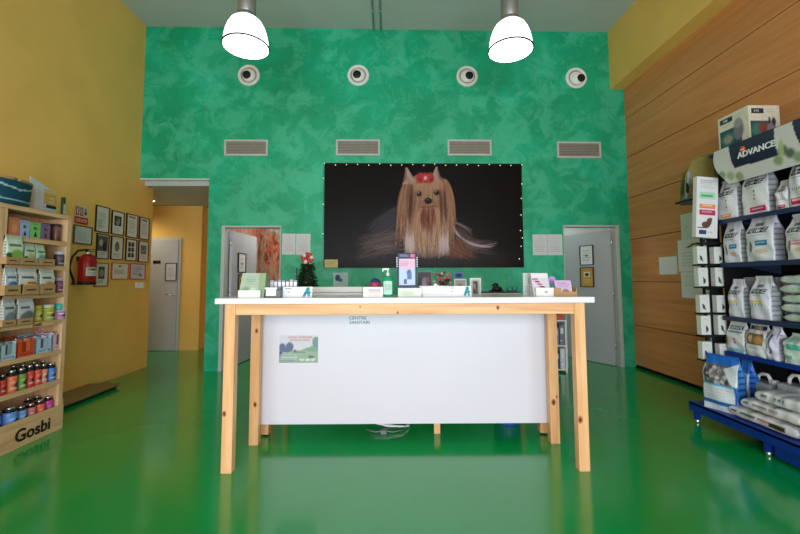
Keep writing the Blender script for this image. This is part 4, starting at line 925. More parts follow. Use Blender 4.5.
# ================================================================== PRODUCT BUILDERS
def bag_mesh(w, h, d, img, side=(170, 172, 178), top=.16, seedv=0, seal=None, mat='film', tw=.86):
    nu, nv, ns = 46, 54, 5
    r_ = random.Random(seedv*7+3); ph = [r_.uniform(0, 6) for _ in range(6)]
    cols_, rings = [], []
    for j in range(nv+1):
        v_ = j/nv; tz = max(0, (v_-(1-top-.26))/(top+.26)); tap = tz*tz*(3-2*tz)
        dd = d*(1-tap)+.006*tap; ww = w*(1-(1-tw)*tap)*(1-.03*max(0, 1-v_*8)); z = h*v_
        ring, cc = [], []
        wob = lambda u, q: min(.0035, d*.035)*(math.sin(9*u+ph[0]+5*v_)+math.sin(17*v_+ph[1]+4*u)+.6*math.sin(23*u*v_+ph[2]))*q
        for i in range(nu+1):                                     # front, left to right
            u = i/nu; bul = math.sin(PI*u)**.6*.16*d*(1-tap)*(math.sin(PI*min(1, v_*1.15))**.5 if v_ < .87 else .0)
            ring.append((-ww/2+ww*u, -dd/2-bul+wob(u, 1-tap*.5), z)); cc.append(samp(img, u, 1-v_))
        gus = .22*d*math.sin(min(1, v_*1.1)*PI/2)
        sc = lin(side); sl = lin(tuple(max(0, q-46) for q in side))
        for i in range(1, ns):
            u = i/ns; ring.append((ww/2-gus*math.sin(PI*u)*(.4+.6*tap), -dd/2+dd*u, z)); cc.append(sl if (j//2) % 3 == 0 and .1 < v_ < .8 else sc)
        for i in range(nu+1):
            u = 1-i/nu; ring.append((-ww/2+ww*u, dd/2+wob(u, .5), z)); cc.append(sc)
        for i in range(1, ns):
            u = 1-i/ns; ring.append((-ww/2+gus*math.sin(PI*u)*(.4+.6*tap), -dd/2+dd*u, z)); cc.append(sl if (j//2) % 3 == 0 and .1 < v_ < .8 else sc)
        rings.append(ring); cols_.append(cc)
    n = len(rings[0]); vs = [p for r2 in rings for p in r2]; cl = [c for r2 in cols_ for c in r2]
    fs = [(j*n+i, j*n+(i+1) % n, (j+1)*n+(i+1) % n, (j+1)*n+i) for j in range(nv) for i in range(n)]
    fs += [tuple(range(n))[::-1], tuple(nv*n+i for i in range(n))]
    m_ = MB(); m_.add(vs, fs, mat, cl, True); return m_
def bag(name, label, cat, loc, rz, w, h, d, img, side=(170, 172, 178), group=None, seedv=0, top=.16, tw=.86, mat='film', sealc=None, split=True):
    t = thing(name, label, cat, loc, rz, group)
    bag_mesh(w, h*.955, d, img, side, top, seedv, mat=mat, tw=tw).obj('bag_body', t)
    c = sealc or (205, 208, 212); ww = w*tw
    MB().box(-ww/2, ww/2, -.003, .003, h*.95, h, mat, c, bev=.001).obj('top_seal', t)
    return t
def adv(bg=(216, 216, 228), accent=(200, 50, 130), pet='cat', big=False, sub=(130, 136, 146), acc=(.1, .84, .5, .94), pic=None):
    im = Im(64, 80, bg); im.rect(0, .0, 1, .12, tuple(q-14 for q in bg))
    im.rect(.28, .16, .62, .22, (110, 114, 124)); im.poly([(.1, .33), (.14, .27), (.88, .27), (.84, .33), (.8, .38), (.1, .38)], (34, 42, 60)); im.text('ADVANCE', .16, .285, .82, .365, (222, 226, 232))
    im.lines(.16, .42, .7, .47, 1, sub)
    if pic: im.rect(*pic[0], pic[1]); 
    im.rect(*acc, accent); im.rect(acc[0]+.06, acc[1]+.03, acc[2]-.08, acc[1]+.06, (235, 235, 240), .6)
    if pet == 'cat':
        im.ell(.22, .7, .07, .1, (120, 110, 112), 1, .3); im.ell(.2, .6, .04, .05, (100, 92, 96), 1, .3); im.ell(.6, .78, .2, .05, (206, 170, 140), .8, .4)
    if pet == 'icons':
        for k in range(4): im.rect(.18+k*.15, .62, .23+k*.15, .68, (80, 84, 96), .8)
    if pet == 'dots':
        for k in range(3): im.ell(.55, .52+k*.08, .035, .03, [(60, 140, 90), (200, 60, 70), (60, 60, 90)][k])
    return im.noise(.03).a

# ================================================================== RIGHT GONDOLA
GX, GF, GN = 2.85, 3.30, 1.75; BK = 3.40
t = thing('store_shelving', 'blue metal shelving of pet food against the wood-panelled wall', 'shelving', (3.1, 2.5, 0))
gx = lambda x: x-3.1
gy = lambda y: y-2.5
MB().box(gx(BK-.02), gx(BK), gy(GN), gy(GF), .18, 2.32, 'black_metal').obj('back_panel', t)
MB().box(gx(2.88), gx(BK-.02), gy(GF-.003), gy(GF), .19, 2.32, 'black_metal').obj('end_panel', t)
for y in (GN, GF-.03): MB().box(gx(BK), gx(BK+.05), gy(y), gy(y+.03), 0, 2.32, 'blue_metal').obj('upright', t)
SZ = [1.752, 1.38, .93, .636]
for i, z in enumerate(SZ):
    mt = 'blue_metal' if i == 3 else 'navy_shelf'
    MB().box(gx(GX+.004), gx(BK-.02), gy(GN), gy(GF), z-.012, z, mt).box(gx(GX), gx(GX+.006), gy(GN), gy(GF), z-.034, z+.003, mt, bev=.002).box(gx(GX), gx(BK-.02), gy(GF-.004), gy(GF), z-.034, z-.012, mt).obj('shelf', t)
    MB().prism([(gx(GX+.15), z-.012), (gx(BK-.02), z-.012), (gx(BK-.02), z-.1)], gy(GF-.012), gy(GF-.006), mt, axis='y').obj('bracket', t)
BZ = .18
MB().box(gx(2.62), gx(BK-.02), gy(GN), gy(3.44), BZ-.02, BZ, 'blue_metal', bev=.003).box(gx(2.62), gx(2.63), gy(GN), gy(3.44), BZ-.075, BZ+.004, 'blue_metal', bev=.002).obj('base_tray', t)
MB().box(gx(2.66), gx(2.69), gy(GN), gy(2.72), .015, BZ-.02, 'blue_metal', bev=.002).obj('kick_plate', t)
for y in (3.40, 2.76, GN+.05): MB().box(gx(2.65), gx(2.69), gy(y), gy(y+.03), .03, BZ-.02, 'blue_metal').cyl(.018, 0, .03, (gx(2.67), gy(y+.015), 0), 'silver').obj('foot', t)
for y in (3.38, GN+.05): MB().box(gx(3.2), gx(3.24), gy(y), gy(y+.03), 0, BZ-.02, 'blue_metal').obj('foot', t)
MB().box(gx(2.84), gx(BK), gy(GN), gy(3.34), 2.32, 2.34, 'navy_shelf').obj('canopy', t)
# header sign
yh = at_x(713.5, 152, 2.8).y; L = yh-GN; HH = .315
im = Im(260, 60, (206, 204, 206)); k_ = lambda Y: (yh-Y)/L
ua, ub, uc = k_(at_x(728, 147, 2.8).y), k_(at_x(773.5, 128, 2.8).y), k_(at_x(791, 120, 2.8).y)
uc2, ud2 = k_(at_x(781.5, 156, 2.8).y), k_(at_x(737, 163.5, 2.8).y)
im.poly([(ua, 0), (ub, 0), (uc2, .70), (ud2, .66)], (24, 30, 60)); im.rect(0, 0, 1, .02, (24, 30, 60)); im.poly([(uc, 0), (1, 0), (1, 1), (uc+.06, 1), (uc+.04, .5)], (24, 30, 60))
for cx_, cy_ in [(.02, .85), (.06, .75), (.11, .82), (.16, .9), (ub+.02, .8), (ub+.05, .6), (ub+.08, .72), (ub+.11, .85)]: im.ell(cx_, cy_, .022, .11, random.choice([(110, 140, 96), (150, 168, 120), (60, 84, 60), (130, 150, 104)]), .9, .6)
im.ell(ub+.045, .55, .012, .2, (170, 186, 130), .9, .5)
t2 = thing('header_sign', 'curved navy and white sign lettered ADVANCE above the right shelving', 'sign', (2.805, yh, 2.03), -PI/2)
cv = lambda v_: -.03*math.sin(PI*v_)
m_ = MB(); nu, nv = 240, 40; vs, cl = [], []
lft = lambda v_: (1-v_)*.13-.03*math.sin(PI*v_)
for j in range(nv+1):
    for i in range(nu+1): u, v_ = i/nu, j/nv; vs.append((lft(v_)+(L-lft(v_))*u, cv(v_), HH*v_)); cl.append(samp(im.a, (lft(v_)+(L-lft(v_))*u)/L, 1-v_))
n0 = len(vs)
for j in range(nv+1):
    for i in range(nu+1): u, v_ = i/nu, j/nv; vs.append((lft(v_)+(L-lft(v_))*u, cv(v_)+.008, HH*v_)); cl.append(lin((180, 180, 184)))
q = lambda i, j: j*(nu+1)+i
fs = [(q(i, j), q(i+1, j), q(i+1, j+1), q(i, j+1)) for j in range(nv) for i in range(nu)]+[(n0+q(i, j), n0+q(i, j+1), n0+q(i+1, j+1), n0+q(i+1, j)) for j in range(nv) for i in range(nu)]
fs += [(q(i, 0), n0+q(i, 0), n0+q(i+1, 0), q(i+1, 0)) for i in range(nu)]+[(q(i, nv), q(i+1, nv), n0+q(i+1, nv), n0+q(i, nv)) for i in range(nu)]
fs += [(q(0, j), q(0, j+1), n0+q(0, j+1), n0+q(0, j)) for j in range(nv)]+[(q(nu, j), n0+q(nu, j), n0+q(nu, j+1), q(nu, j+1)) for j in range(nv)]
m_.add(vs, fs, 'card', cl); m_.obj('board', t2)
pa_ = at_x(738, 161, 2.775); pb_ = at_x(775.5, 145, 2.775); tw_ = pa_.y-pb_.y; tc = yh-(pa_.y+pb_.y)/2; tz_ = at_x(757, 149.5, 2.775).z-2.03
w = MB().text('ADVANCE', tw_/4.7, T(tc, cv(tz_/HH)-.004, tz_), 'card', (226, 228, 234), bold=.0012, ext=.002); 
w.obj('sign_lettering', t2); MB().box(tc-tw_*.42, tc+tw_*.42, -.026, -.024, tz_-.064, tz_-.058, 'card', (120, 128, 156)).obj('small_print', t2)
lg = at_x(741.5, 149.5, 2.775); lx = yh-lg.y; lz = lg.z-2.03
MB().lathe([(.026, -.002), (.026, .002)], (lx, cv(lz/HH)-.003, lz), 'card', (206, 84, 40), seg=24, axis='y').box(lx-.014, lx+.014, cv(lz/HH)-.007, cv(lz/HH)-.005, lz-.008, lz+.006, 'card', (230, 180, 160)).obj('orange_logo', t2)
# carton on top
ya = at_x(717.5, 120, 2.87).y; yb = at_x(747.8, 106, 2.87).y; zt = at_x(747.8, 105, 2.87).z; xr = at_y(779, 104, yb).x
t2 = thing('product_carton', 'cream carton with animal photos standing on top of the header', 'box', ((2.87+xr)/2, (ya+yb)/2, 2.34))
W1 = xr-2.87; D1 = ya-yb; Hc = zt-2.34
b2 = MB().box(-W1/2, W1/2, -D1/2, D1/2, 0, Hc, 'card', (206, 200, 184), bev=.003)
def cart(fl):
    im = Im(64, 80, (210, 205, 190)); im.rect(.08, .08, .5, .22, (30, 40, 50)); im.text('ADVANCE', .12, .12, .46, .18, (200, 205, 210)); im.lines(.56, .1, .9, .2, 2, (150, 150, 150), .5)
    im.rect(.05, .42, .78, 1, (20, 76, 84)); im.ell(.3, .7, .22, .2, (70, 130, 120), .7, .5)
    if fl: im.ell(.68, .55, .17, .28, (120, 110, 128), 1, .3); im.ell(.68, .35, .13, .14, (150, 140, 156), 1, .3); im.ell(.32, .72, .14, .12, (150, 140, 130), 1, .4)
    else: im.ell(.45, .62, .16, .16, (120, 66, 60), 1, .3); im.ell(.72, .66, .15, .22, (130, 124, 140), 1, .3); im.ell(.8, .45, .06, .12, (50, 40, 46), 1, .3); im.ell(.66, .42, .04, .1, (50, 40, 46), 1, .3)
    return im.noise(.08).a
b2.face(D1*.98, Hc*.98, cart(1), 0, 0, 0, mat='card', res=.006, mtx=T(-W1/2-.0008, 0, .002) @ Matrix.Rotation(-PI/2, 4, 'Z')); b2.face(W1*.98, Hc*.98, cart(0), -D1/2-.0008, 0, .002, mat='card', res=.006)
b2.obj('carton_body', t2)
MB().box(-W1/2+.004, W1/2-.004, -.002, .002, Hc, Hc+.001, 'card', (190, 184, 160)).obj('tape_seam', t2)

# bags per level ------------------------------------------------------------
def rbag(x0, x1, ytop, zs, img, label, name='pet_food_bag', X=2.875, d=.09, side=(182, 186, 196), turn=0., seedv=0, group=None, cat='bag', top=.16, tw=.86, yoff=0., sealc=None):
    g_ = at_x((x0+x1)/2, ytop, X); pyb = 279.7+(HC-zs)/g_.y*390; ym = (ytop+pyb)/2; a = at_x(x0, ym, X).y; b_ = at_x(x1, ym, X).y; yc = (a+b_)/2
    h_ = at_x((x0+x1)/2, ytop, X+d/2).z-zs
    return bag(name, label, cat, (X+d/2, yc, zs), -PI/2+turn, a-b_, h_, d, img, side, group, seedv, top, tw, sealc=sealc)
G = 'pet food bags on the blue shelving'
z1, z2, z3, z4 = [z+.0005 for z in SZ]
im1 = adv(accent=(226, 140, 30), acc=(.2, .86, .72, .96), pet='dots')
rbag(717, 736.5, 180.5, z1, im1, 'white bag with orange base label, first on the top level', d=.08, seedv=1, group=G)
im2 = adv(accent=(190, 30, 110), acc=(.3, .84, .92, .95), pet='dots')
rbag(742, 767.5, 166, z1, im2, 'tall white bag with magenta base label on the top level', d=.09, seedv=2, group=G)
rbag(735.5, 744, 199, z1, adv(accent=(150, 156, 166), acc=(.2, .7, .8, .8), pet=None), 'tiny white bag in front of the tall magenta-labelled bag', X=2.852, d=.02, seedv=3, group=G) if 0 else None
rbag(775, 788, 181, z1, adv(accent=(200, 40, 110), acc=(.1, .84, .8, .96), pet='icons'), 'smaller white bag with magenta label right of the tall one, top level', d=.09, seedv=4, group=G)
rbag(789, 808, 154, z1, adv(accent=(190, 30, 90), acc=(.1, .82, .8, .95), pet='icons'), 'white bag cut by the right photo edge, top level', d=.09, seedv=5, group=G)
blue = adv(bg=(214, 216, 230), accent=(50, 130, 180), acc=(.4, .54, .85, .66), pet='cat')
rbag(723.5, 740, 221, z2, blue, 'narrow white bag with blue label, first on the second level', d=.07, seedv=6, group=G)
rbag(746, 773, 214, z2, blue, 'broad white bag with blue label on the second level', d=.1, seedv=7, group=G, side=(176, 176, 196))
rbag(786, 808, 214, z2, adv(bg=(208, 210, 216), accent=(206, 120, 140), acc=(.2, .56, .8, .66), pet='cat'), 'white bag with pink label on the second level, cut by the right edge', d=.1, seedv=8, group=G)
yel = adv(bg=(214, 214, 232), accent=(214, 180, 70), acc=(.14, .54, .66, .62), pet='icons')
rbag(728, 743, 279, z3, yel, 'white bag with yellow band, left one on the third level', d=.08, seedv=9, group=G, tw=.74)
rbag(750, 770, 276, z3, yel, 'white bag with yellow band, right one on the third level', d=.09, seedv=10, group=G, tw=.8)
# row of upright packs behind on the third level
for k in range(5):
    xx = 3.04+k*.055
    w = MB().box(-.02, .02, -.09, .09, 0, .33, 'film', (176, 176, 182), bev=.008).box(-.016, .016, -.0915, -.09, .05, .28, 'film', (206, 206, 212))
    tag(w.obj('upright_pack', None, (xx, 3.18, z3)), 'grey-white upright pack at the back of the third level', 'packet', 'upright packs at the back of the third level')
def pillow(name, label, loc, rz, L_, W_, H_, img, mat='film', cat='bag', group=None, seedv=0):
    """flat-lying bag: length along local X, front edge to local -Y"""
    t = thing(name, label, cat, loc, rz, group); nu, ns = 44, 26; vs, cl = [], []; rr = random.Random(seedv); ph = [rr.uniform(0, 6) for _ in range(4)]
    for i in range(nu+1):
        u = i/nu; e = abs(2*u-1); k = (1-max(0, (e-.80)/.20)**2.2)**.5 if e < 1 else 0; k = max(k, .06); hh = H_*k; wdt = W_*(1-.10*(1-k))
        for j in range(ns):
            an = -PI/2-2*PI*j/ns; cx_ = math.copysign(abs(math.cos(an))**.55, math.cos(an)); cz_ = math.copysign(abs(math.sin(an))**.62, math.sin(an))
            wb = .003*math.sin(13*u+ph[0]+2*an)+.002*math.sin(31*u+ph[1])
            z = H_*.5*(1 if cz_ > 0 else 1)+cz_*hh/2*(1 if cz_ < 0 else 1)
            z = max(0., (H_/2)+cz_*hh/2) if cz_ > -.98 or k > .9 else H_/2+cz_*hh/2
            vs.append((-L_/2+L_*u, cx_*(wdt/2+wb), z+(wb if cz_ > .3 else 0)))
            if cx_ < -.15: vv = .5-cz_*.5; cl.append(samp(img, u, min(.99, vv)))
            elif cz_ > 0: cl.append(samp(img, u, .03))
            else: cl.append(lin((190, 190, 196)))
    fs = [(i*ns+j, i*ns+(j+1) % ns, (i+1)*ns+(j+1) % ns, (i+1)*ns+j) for i in range(nu) for j in range(ns)]+[tuple(range(ns))[::-1], tuple(nu*ns+j for j in range(ns))]
    m_ = MB(); m_.add(vs, fs, mat, cl, True); m_.obj('bag_body', t)
    for s_ in (-1, 1): MB().box(s_*L_/2-.008, s_*L_/2+.008, -W_*.43, W_*.43, H_/2-.003, H_/2+.003, mat, (196, 198, 204)).obj('end_seal', t)
    return t
rows = ['lowest', 'second lowest', 'middle', 'second highest', 'topmost']
for k in range(5):
    im = Im(70, 30, (192, 200, 204)); im.rect(0, .3, 1, .55, (164, 196, 150), .75); im.rect(.08, .4, .3, .6, (50, 64, 96)); im.lines(.4, .3, .9, .75, 2, (150, 156, 160)); im.noise(.05)
    ya = at_x(779-(k % 2)*1.5, 300, 2.88).y; L_ = .5
    pillow('flat_pet_bag', f'green-striped bag lying flat, {rows[k]} of the stack on the third level', (2.88+.14, ya-L_/2, z3+k*.069), -PI/2, L_, .26, .067, im.a, group='green-striped bags stacked flat', seedv=k)
# level four
im = Im(60, 80, (212, 216, 220)); im.rect(.1, .1, .9, .24, (44, 56, 96)); im.text('ADVANCE', .16, .13, .84, .21, (214, 220, 230)); im.rect(.1, .26, .9, .34, (110, 150, 150)); im.ell(.5, .55, .05, .04, (200, 70, 80)); im.ell(.5, .65, .05, .04, (60, 60, 80)); im.rect(.0, .84, 1, 1, (130, 186, 200)); im.noise(.04)
rbag(727, 744, 321, z4, im.a, 'white bag with pale teal base, first on the fourth level', d=.07, seedv=12, group=G, tw=.9)
im = Im(60, 80, (218, 222, 230)); im.rect(.05, .03, .95, .16, (44, 50, 96)); im.text('DOG', .3, .05, .7, .14, (214, 190, 110)); im.rect(.08, .28, .9, .62, (126, 90, 62)); im.ell(.3, .45, .12, .12, (214, 170, 140), 1, .5); im.ell(.7, .48, .2, .12, (170, 130, 70), 1, .5); im.lines(.2, .7, .8, .8, 2, (150, 150, 170)); im.noise(.05)
rbag(746, 765, 323, z4, im.a, 'white bag with brown kibble picture on the fourth level', d=.09, seedv=13, group=G, tw=.92)
im = Im(40, 80, (208, 208, 232)); im.rect(.3, .2, .5, .8, (70, 60, 130)); im.noise(.04)
rbag(766.5, 778, 326, z4, im.a, 'slim white bag with purple upright lettering on the fourth level', d=.1, seedv=14, group=G, tw=.8, side=(206, 206, 226))
im = Im(50, 60, (206, 224, 220)); im.rect(.2, .3, .9, .5, (90, 190, 176)); im.rect(.05, .7, .5, .82, (120, 190, 180)); im.ell(.25, .15, .2, .1, (170, 210, 200)); im.noise(.04)
rbag(784, 806, 333, z4, im.a, 'pale teal and white bag on the fourth level, cut by the right edge', d=.14, seedv=15, group=G, tw=.96, top=.05)
for k, xx in enumerate((3.06, 3.13)):
    tag(MB().box(-.028, .028, -.07, .07, 0, .24, 'card', (22, 22, 30), bev=.004).box(-.02, .02, -.0712, -.07, .1, .2, 'card', (90, 60, 60)).obj('dark_carton', None, (xx, 2.72, z4)), 'dark carton at the back of the fourth level', 'box', 'dark cartons at the back of the fourth level')
# base tray goods
im = Im(90, 110, (206, 216, 226)); im.rect(0, 0, 1, .16, (30, 100, 190)); im.poly([(.02, .14), (.9, .14), (.95, .48), (.05, .5)], (92, 88, 92))
for _ in range(120): im.ell(random.uniform(.08, .9), random.uniform(.18, .46), .035, .03, random.choice([(60, 54, 58), (120, 112, 110), (150, 140, 140), (190, 190, 196)]), .8, .5)
im.poly([(.6, .2), (1, .08), (1, .4), (.9, .5)], (196, 206, 216)); im.rect(0, .5, 1, .54, (80, 170, 220)); im.lines(.1, .58, .8, .74, 3, (206, 190, 196), .6); im.rect(0, .8, .94, .87, (40, 100, 180)); im.rect(.92, .5, 1, 1, (40, 100, 190)); im.noise(.05)
rbag(705, 731, 354, BZ+.0005, im.a, 'big blue and white litter bag at the far end of the base tray', name='litter_bag', X=2.665, d=.11, seedv=20, cat='bag', top=.1, side=(70, 130, 200), tw=.94, turn=.3, sealc=(30, 96, 186))
im = Im(60, 70, (196, 204, 216)); im.rect(0, 0, 1, .25, (40, 110, 196)); im.rect(.1, .3, .8, .7, (70, 64, 70)); im.noise(.1)
rbag(736, 748, 357, BZ+.0005, im.a, 'blue-topped bag with dark picture behind the big litter bag', name='litter_bag', X=2.87, d=.1, seedv=21, cat='bag', side=(40, 104, 190), sealc=(40, 104, 190))
def canister(x0, x1, ytop, X, label):
    a = at_x(x0, 380, X).y; b_ = at_x(x1, 380, X).y; h_ = at_x((x0+x1)/2, ytop, X+.07).z-BZ; W_ = a-b_
    t = thing('canister', label, 'canister', (X+.08, (a+b_)/2, BZ+.0005), -PI/2, 'white canisters on the base tray'); hb = h_*.78
    m_ = MB().box(-W_/2, W_/2, -.07, .07, 0, hb, 'clear_plastic', bev=.02)
    for k in range(5): m_.box(-W_/2-.001, W_/2+.001, -.0715, .0715, .04+k*hb*.16, .046+k*hb*.16, 'clear_plastic')
    m_.obj('canister_body', t)
    MB().tube([(-W_*.3, 0, hb-.005), (-W_*.27, 0, hb+.035), (-W_*.1, 0, h_-.012), (W_*.12, 0, h_-.012), (W_*.2, 0, hb+.03), (W_*.22, 0, hb-.005)], .013, 'white_plastic', seg=10).obj('canister_handle', t)
    MB().cyl(.024, hb-.003, hb+.03, (W_*.38, 0, 0), 'white_plastic').obj('screw_cap', t)
canister(744, 768, 371, 2.93, 'white canister with arched handle, the farther one on the base tray')
canister(774, 799, 372, 2.93, 'white canister with arched handle, nearer the camera on the base tray')
def flatim(k):
    im = Im(110, 34, (214, 214, 220)); im.rect(.0, 0, 1, .12, (190, 184, 190))
    if k == 0: im.rect(.22, .3, .45, .62, (40, 36, 50)); im.text('SUPERIOR', .24, .38, .43, .54, (226, 226, 226)); im.rect(.46, .3, .62, .6, (190, 90, 120)); im.rect(.64, .3, .86, .72, (60, 56, 30)); im.text('MAXI', .67, .38, .8, .62, (226, 206, 60)); im.ell(.1, .45, .05, .12, (60, 60, 80))
    if k == 1: im.rect(.25, .3, .5, .62, (130, 120, 130)); im.rect(.52, .3, .68, .6, (170, 140, 146)); im.ell(.12, .4, .05, .12, (70, 80, 110))
    if k == 2: im.rect(.4, .28, .6, .62, (80, 96, 130)); im.text('ONE', .44, .36, .56, .54, (214, 214, 226)); im.ell(.2, .42, .06, .12, (70, 80, 110)); im.rect(.72, .4, .76, .6, (70, 70, 80))
    return im.noise(.03).a
zz = BZ+.0005
for k, (x0, x1, X, lb) in enumerate([(725.5, 796, 2.655, 'white bag with dark and yellow label, lowest of the flat stack'), (737.5, 798, 2.68, 'white bag with faded brown label, middle of the flat stack on the tray'), (751.5, 806, 2.69, 'white bag with grey-blue label, topmost of the flat stack on the tray')]):
    a = at_x(x0, [406, 394, 380][k], X).y; b_ = at_x(x1, [432, 418, 402][k], X).y; hh = [.082, .078, .088][k]
    pillow('flat_pet_bag', lb, (X+.12, (a+b_)/2, zz), -PI/2, a-b_, .22, hh, flatim(k), group='white bags lying flat on the base tray', seedv=30+k); zz += hh+.003
im = Im(30, 30, (212, 214, 220)); im.ell(.3, .5, .1, .3, (30, 110, 60)); im.noise(.04)
pillow('flat_pet_bag', 'white bag end with green mark beside the flat stack, at the right edge', (2.78, 2.38, BZ+.0005), -PI/2, .3, .24, .12, im.a, seedv=40)

# end rack with small boxes, leaflet sign and cat house
RY = 3.375
t = thing('end_rack', 'narrow black rack of small white boxes at the end of the shelving', 'rack', (2.79, RY, BZ))
px0, px1 = 2.77-2.79, 2.812-2.79
im = Im(300, 16, (18, 18, 20))
for k in range(5): im.text('ADVANCE', .05+k*.19, .25, .2+k*.19, .8, (190, 194, 200))
w = MB().box(px0, px1, 0, .03, 0, 1.77, 'black_metal'); w.face(px1-px0, 1.5, np.rot90(im.a), -.0006, (px0+px1)/2, .1, nu=12, nv=160, mat='card'); w.obj('post', t)
MB().box(2.813-2.79, 2.93-2.79, .0, .006, .36, 1.77, 'black_metal').obj('backing_plate', t)
lv = [1.56, 1.375, 1.18, .955, .765, .56]
for z in lv: MB().box(2.665-2.79, 2.925-2.79, -.06, .0, z-BZ-.012, z-BZ-.001, 'black_metal').box(2.665-2.79, 2.925-2.79, -.063, -.06, z-BZ-.012, z-BZ+.004, 'black_metal').obj('shelf', t)
MB().box(2.69-2.79, 2.98-2.79, -.055, .2, 1.77, 1.785, 'black_metal').obj('top_plate', t)
def sbox(x, z, w_, h_, label, flip):
    im = Im(24, 36, (206, 208, 206)); im.lines(.15, .1, .8, .2, 2, (120, 120, 126), .5); im.ell(.5+.1*flip, .68, .13, .12, (34, 32, 36), 1, .3); im.ell(.42+.1*flip, .56, .07, .07, (34, 32, 36), 1, .3); im.rect(.46, .75, .6, .86, (34, 32, 36))
    m_ = MB().box(-w_/2, w_/2, 0, .05, 0, h_, 'card', (206, 208, 206), bev=.002); m_.face(w_*.98, h_*.97, im.a, -.0006, 0, .001, mat='card', res=.004)
    tag(m_.obj('small_box', None, (x, RY-.056, z)), label, 'box', 'small white boxes on the end rack')
rown = ['', 'topmost one', 'second from top', 'middle one', 'second from bottom', 'bottom one']
for r_, z in enumerate(lv):
    if r_ > 0: sbox(2.715, z, .085, [0, .155, .165, .155, .165, .15][r_], f'small white box in the left column of the end rack, {rown[r_]}', (-1)**r_)
    if r_ > 0: sbox(2.868, z, .092, [0, .15, .165, .15, .17, .13][r_], f'small white box in the right column of the end rack, {rown[r_]}', (-1)**(r_+1))
# cat sign box standing on top level
im = Im(60, 130, (214, 212, 216)); im.lines(.15, .05, .85, .2, 5, (110, 110, 116), .6, .3); im.rect(.12, .25, .86, .36, (160, 206, 176)); im.rect(.2, .29, .75, .32, (80, 150, 110)); im.rect(.14, .45, .88, .52, (222, 130, 70)); im.rect(.14, .55, .88, .63, (180, 40, 90)); im.lines(.25, .465, .75, .5, 1, (240, 220, 200)); im.lines(.25, .57, .75, .61, 1, (230, 190, 210))
im.ell(.45, .79, .2, .055, (92, 62, 46), 1, .2); im.ell(.6, .74, .12, .06, (92, 62, 46), 1, .2); im.ell(.68, .70, .07, .03, (92, 62, 46), 1, .2); im.rect(.06, .83, .5, .845, (60, 40, 36)); im.rect(.14, .88, .46, .95, (40, 50, 110)); im.lines(.5, .9, .85, .93, 1, (150, 150, 160))
w_, h_ = .187, .53
t2 = thing('display_box', 'tall white box with orange and magenta stripes and a cat picture', 'box', (2.715, RY-.115, 1.6), 0)
m_ = MB().box(-w_/2, w_/2, 0, .045, 0, h_, 'card', (214, 212, 216), bev=.002); m_.face(w_*.99, h_*.99, im.a, -.0008, 0, .001, nu=58, nv=128, mat='card'); m_.obj('carton_body', t2)
MB().box(-.02, .02, .045, .055, h_*.5, h_*.6, 'black_metal').obj('hook_tab', t2)
t2.rotation_euler = (0, .075, 0)
# cat house
cx, cy_, cz = 2.835, 3.52, BZ+1.787
t2 = thing('cat_house', 'khaki fabric cat house with pale blue side panel above the end rack', 'pet bed', (at_y(709, 185, 3.46).x, 3.46, cz), -.48)
R_ = .19; m_ = MB(); vs = []; nu, nv = 28, 12; prof = lambda a: (R_*math.copysign(abs(math.cos(a))**.8, math.cos(a)), .42*abs(math.sin(a))**.75)
pts_ = [prof(PI*i/nu) for i in range(nu+1)]
m_.prism([(x, z) for x, z in pts_], -.03, .2, 'khaki', axis='y'); m_.obj('shell', t2)
m_ = MB(); m_.tube([(x, -.032, z) for x, z in pts_], .007, 'khaki'); m_.tube([(0.02, -.032, .415), (.04, -.034, .2), (.06, -.032, 0)], .005, 'khaki'); m_.obj('piping', t2)
m_ = MB().box(-R_-.004, -R_+.016, -.045, .19, -.0, .26, 'light_blue', bev=.008, mtx=Matrix.Rotation(.12, 4, 'Y')); m_.obj('side_panel', t2)
m_ = MB().box(-R_-.0145, -R_-.0115, .0, .12, .07, .2, 'black', mtx=Matrix.Rotation(.12, 4, 'Y')).lathe([(.03, -.0475), (.03, -.0445)], (-R_+.018, 0, .12), 'black', seg=16, axis='y', mtx=Matrix.Diagonal((.35, 1, 1.6)).to_4x4()); m_.obj('opening', t2)
# sheets on the wood wall
def rsheet(x0, x1, y0, y1, img, col, label, name='wall_paper_sheet', off=0.):
    p = at_x(x0, y0, XR); q = at_x(x1, y0, XR); r_ = at_x(x0, y1, XR); W = p.y-q.y; Hh = p.z-r_.z
    w = MB().box(-W/2, W/2, -.002-off, 0, 0, Hh, 'paper', col); w.face(W, Hh, img.a, -.0026-off, 0, 0, res=.006)
    o = w.obj(name, None, (XR, (p.y+q.y)/2, r_.z), -PI/2); return tag(o, label, 'paper sheet', 'papers on the wood-panelled wall')
im = Im(30, 40, (206, 216, 212)); im.ell(.4, .5, .05, .03, (90, 90, 90)); rsheet(680.5, 695, 215, 240.5, im, (206, 216, 212), 'pale green sheet, highest on the wood-panelled wall', 'paper_sheet')
im = Im(40, 48, (222, 222, 228)); im.poly([(.3, .25), (.8, .12), (.6, .22), (.4, .28)], (120, 80, 60)); im.lines(.15, .4, .85, .9, 5, (180, 186, 188), .5); rsheet(677.5, 703, 240.8, 271.8, im, (222, 222, 228), 'large white sheet with a small brown drawing on the wood wall', 'paper_sheet', .0)
im = Im(40, 48, (222, 222, 228)); im.lines(.15, .15, .85, .6, 5, (176, 190, 176), .6); rsheet(681, 704, 272.2, 297.5, im, (222, 222, 228), 'white sheet lowest on the wood wall behind the end rack', 'paper_sheet')
im = Im(30, 24, (222, 222, 228)); rsheet(659, 677, 257.5, 274.5, im, (200, 206, 208), 'small blank white card alone on the wood wall', 'paper_sheet')

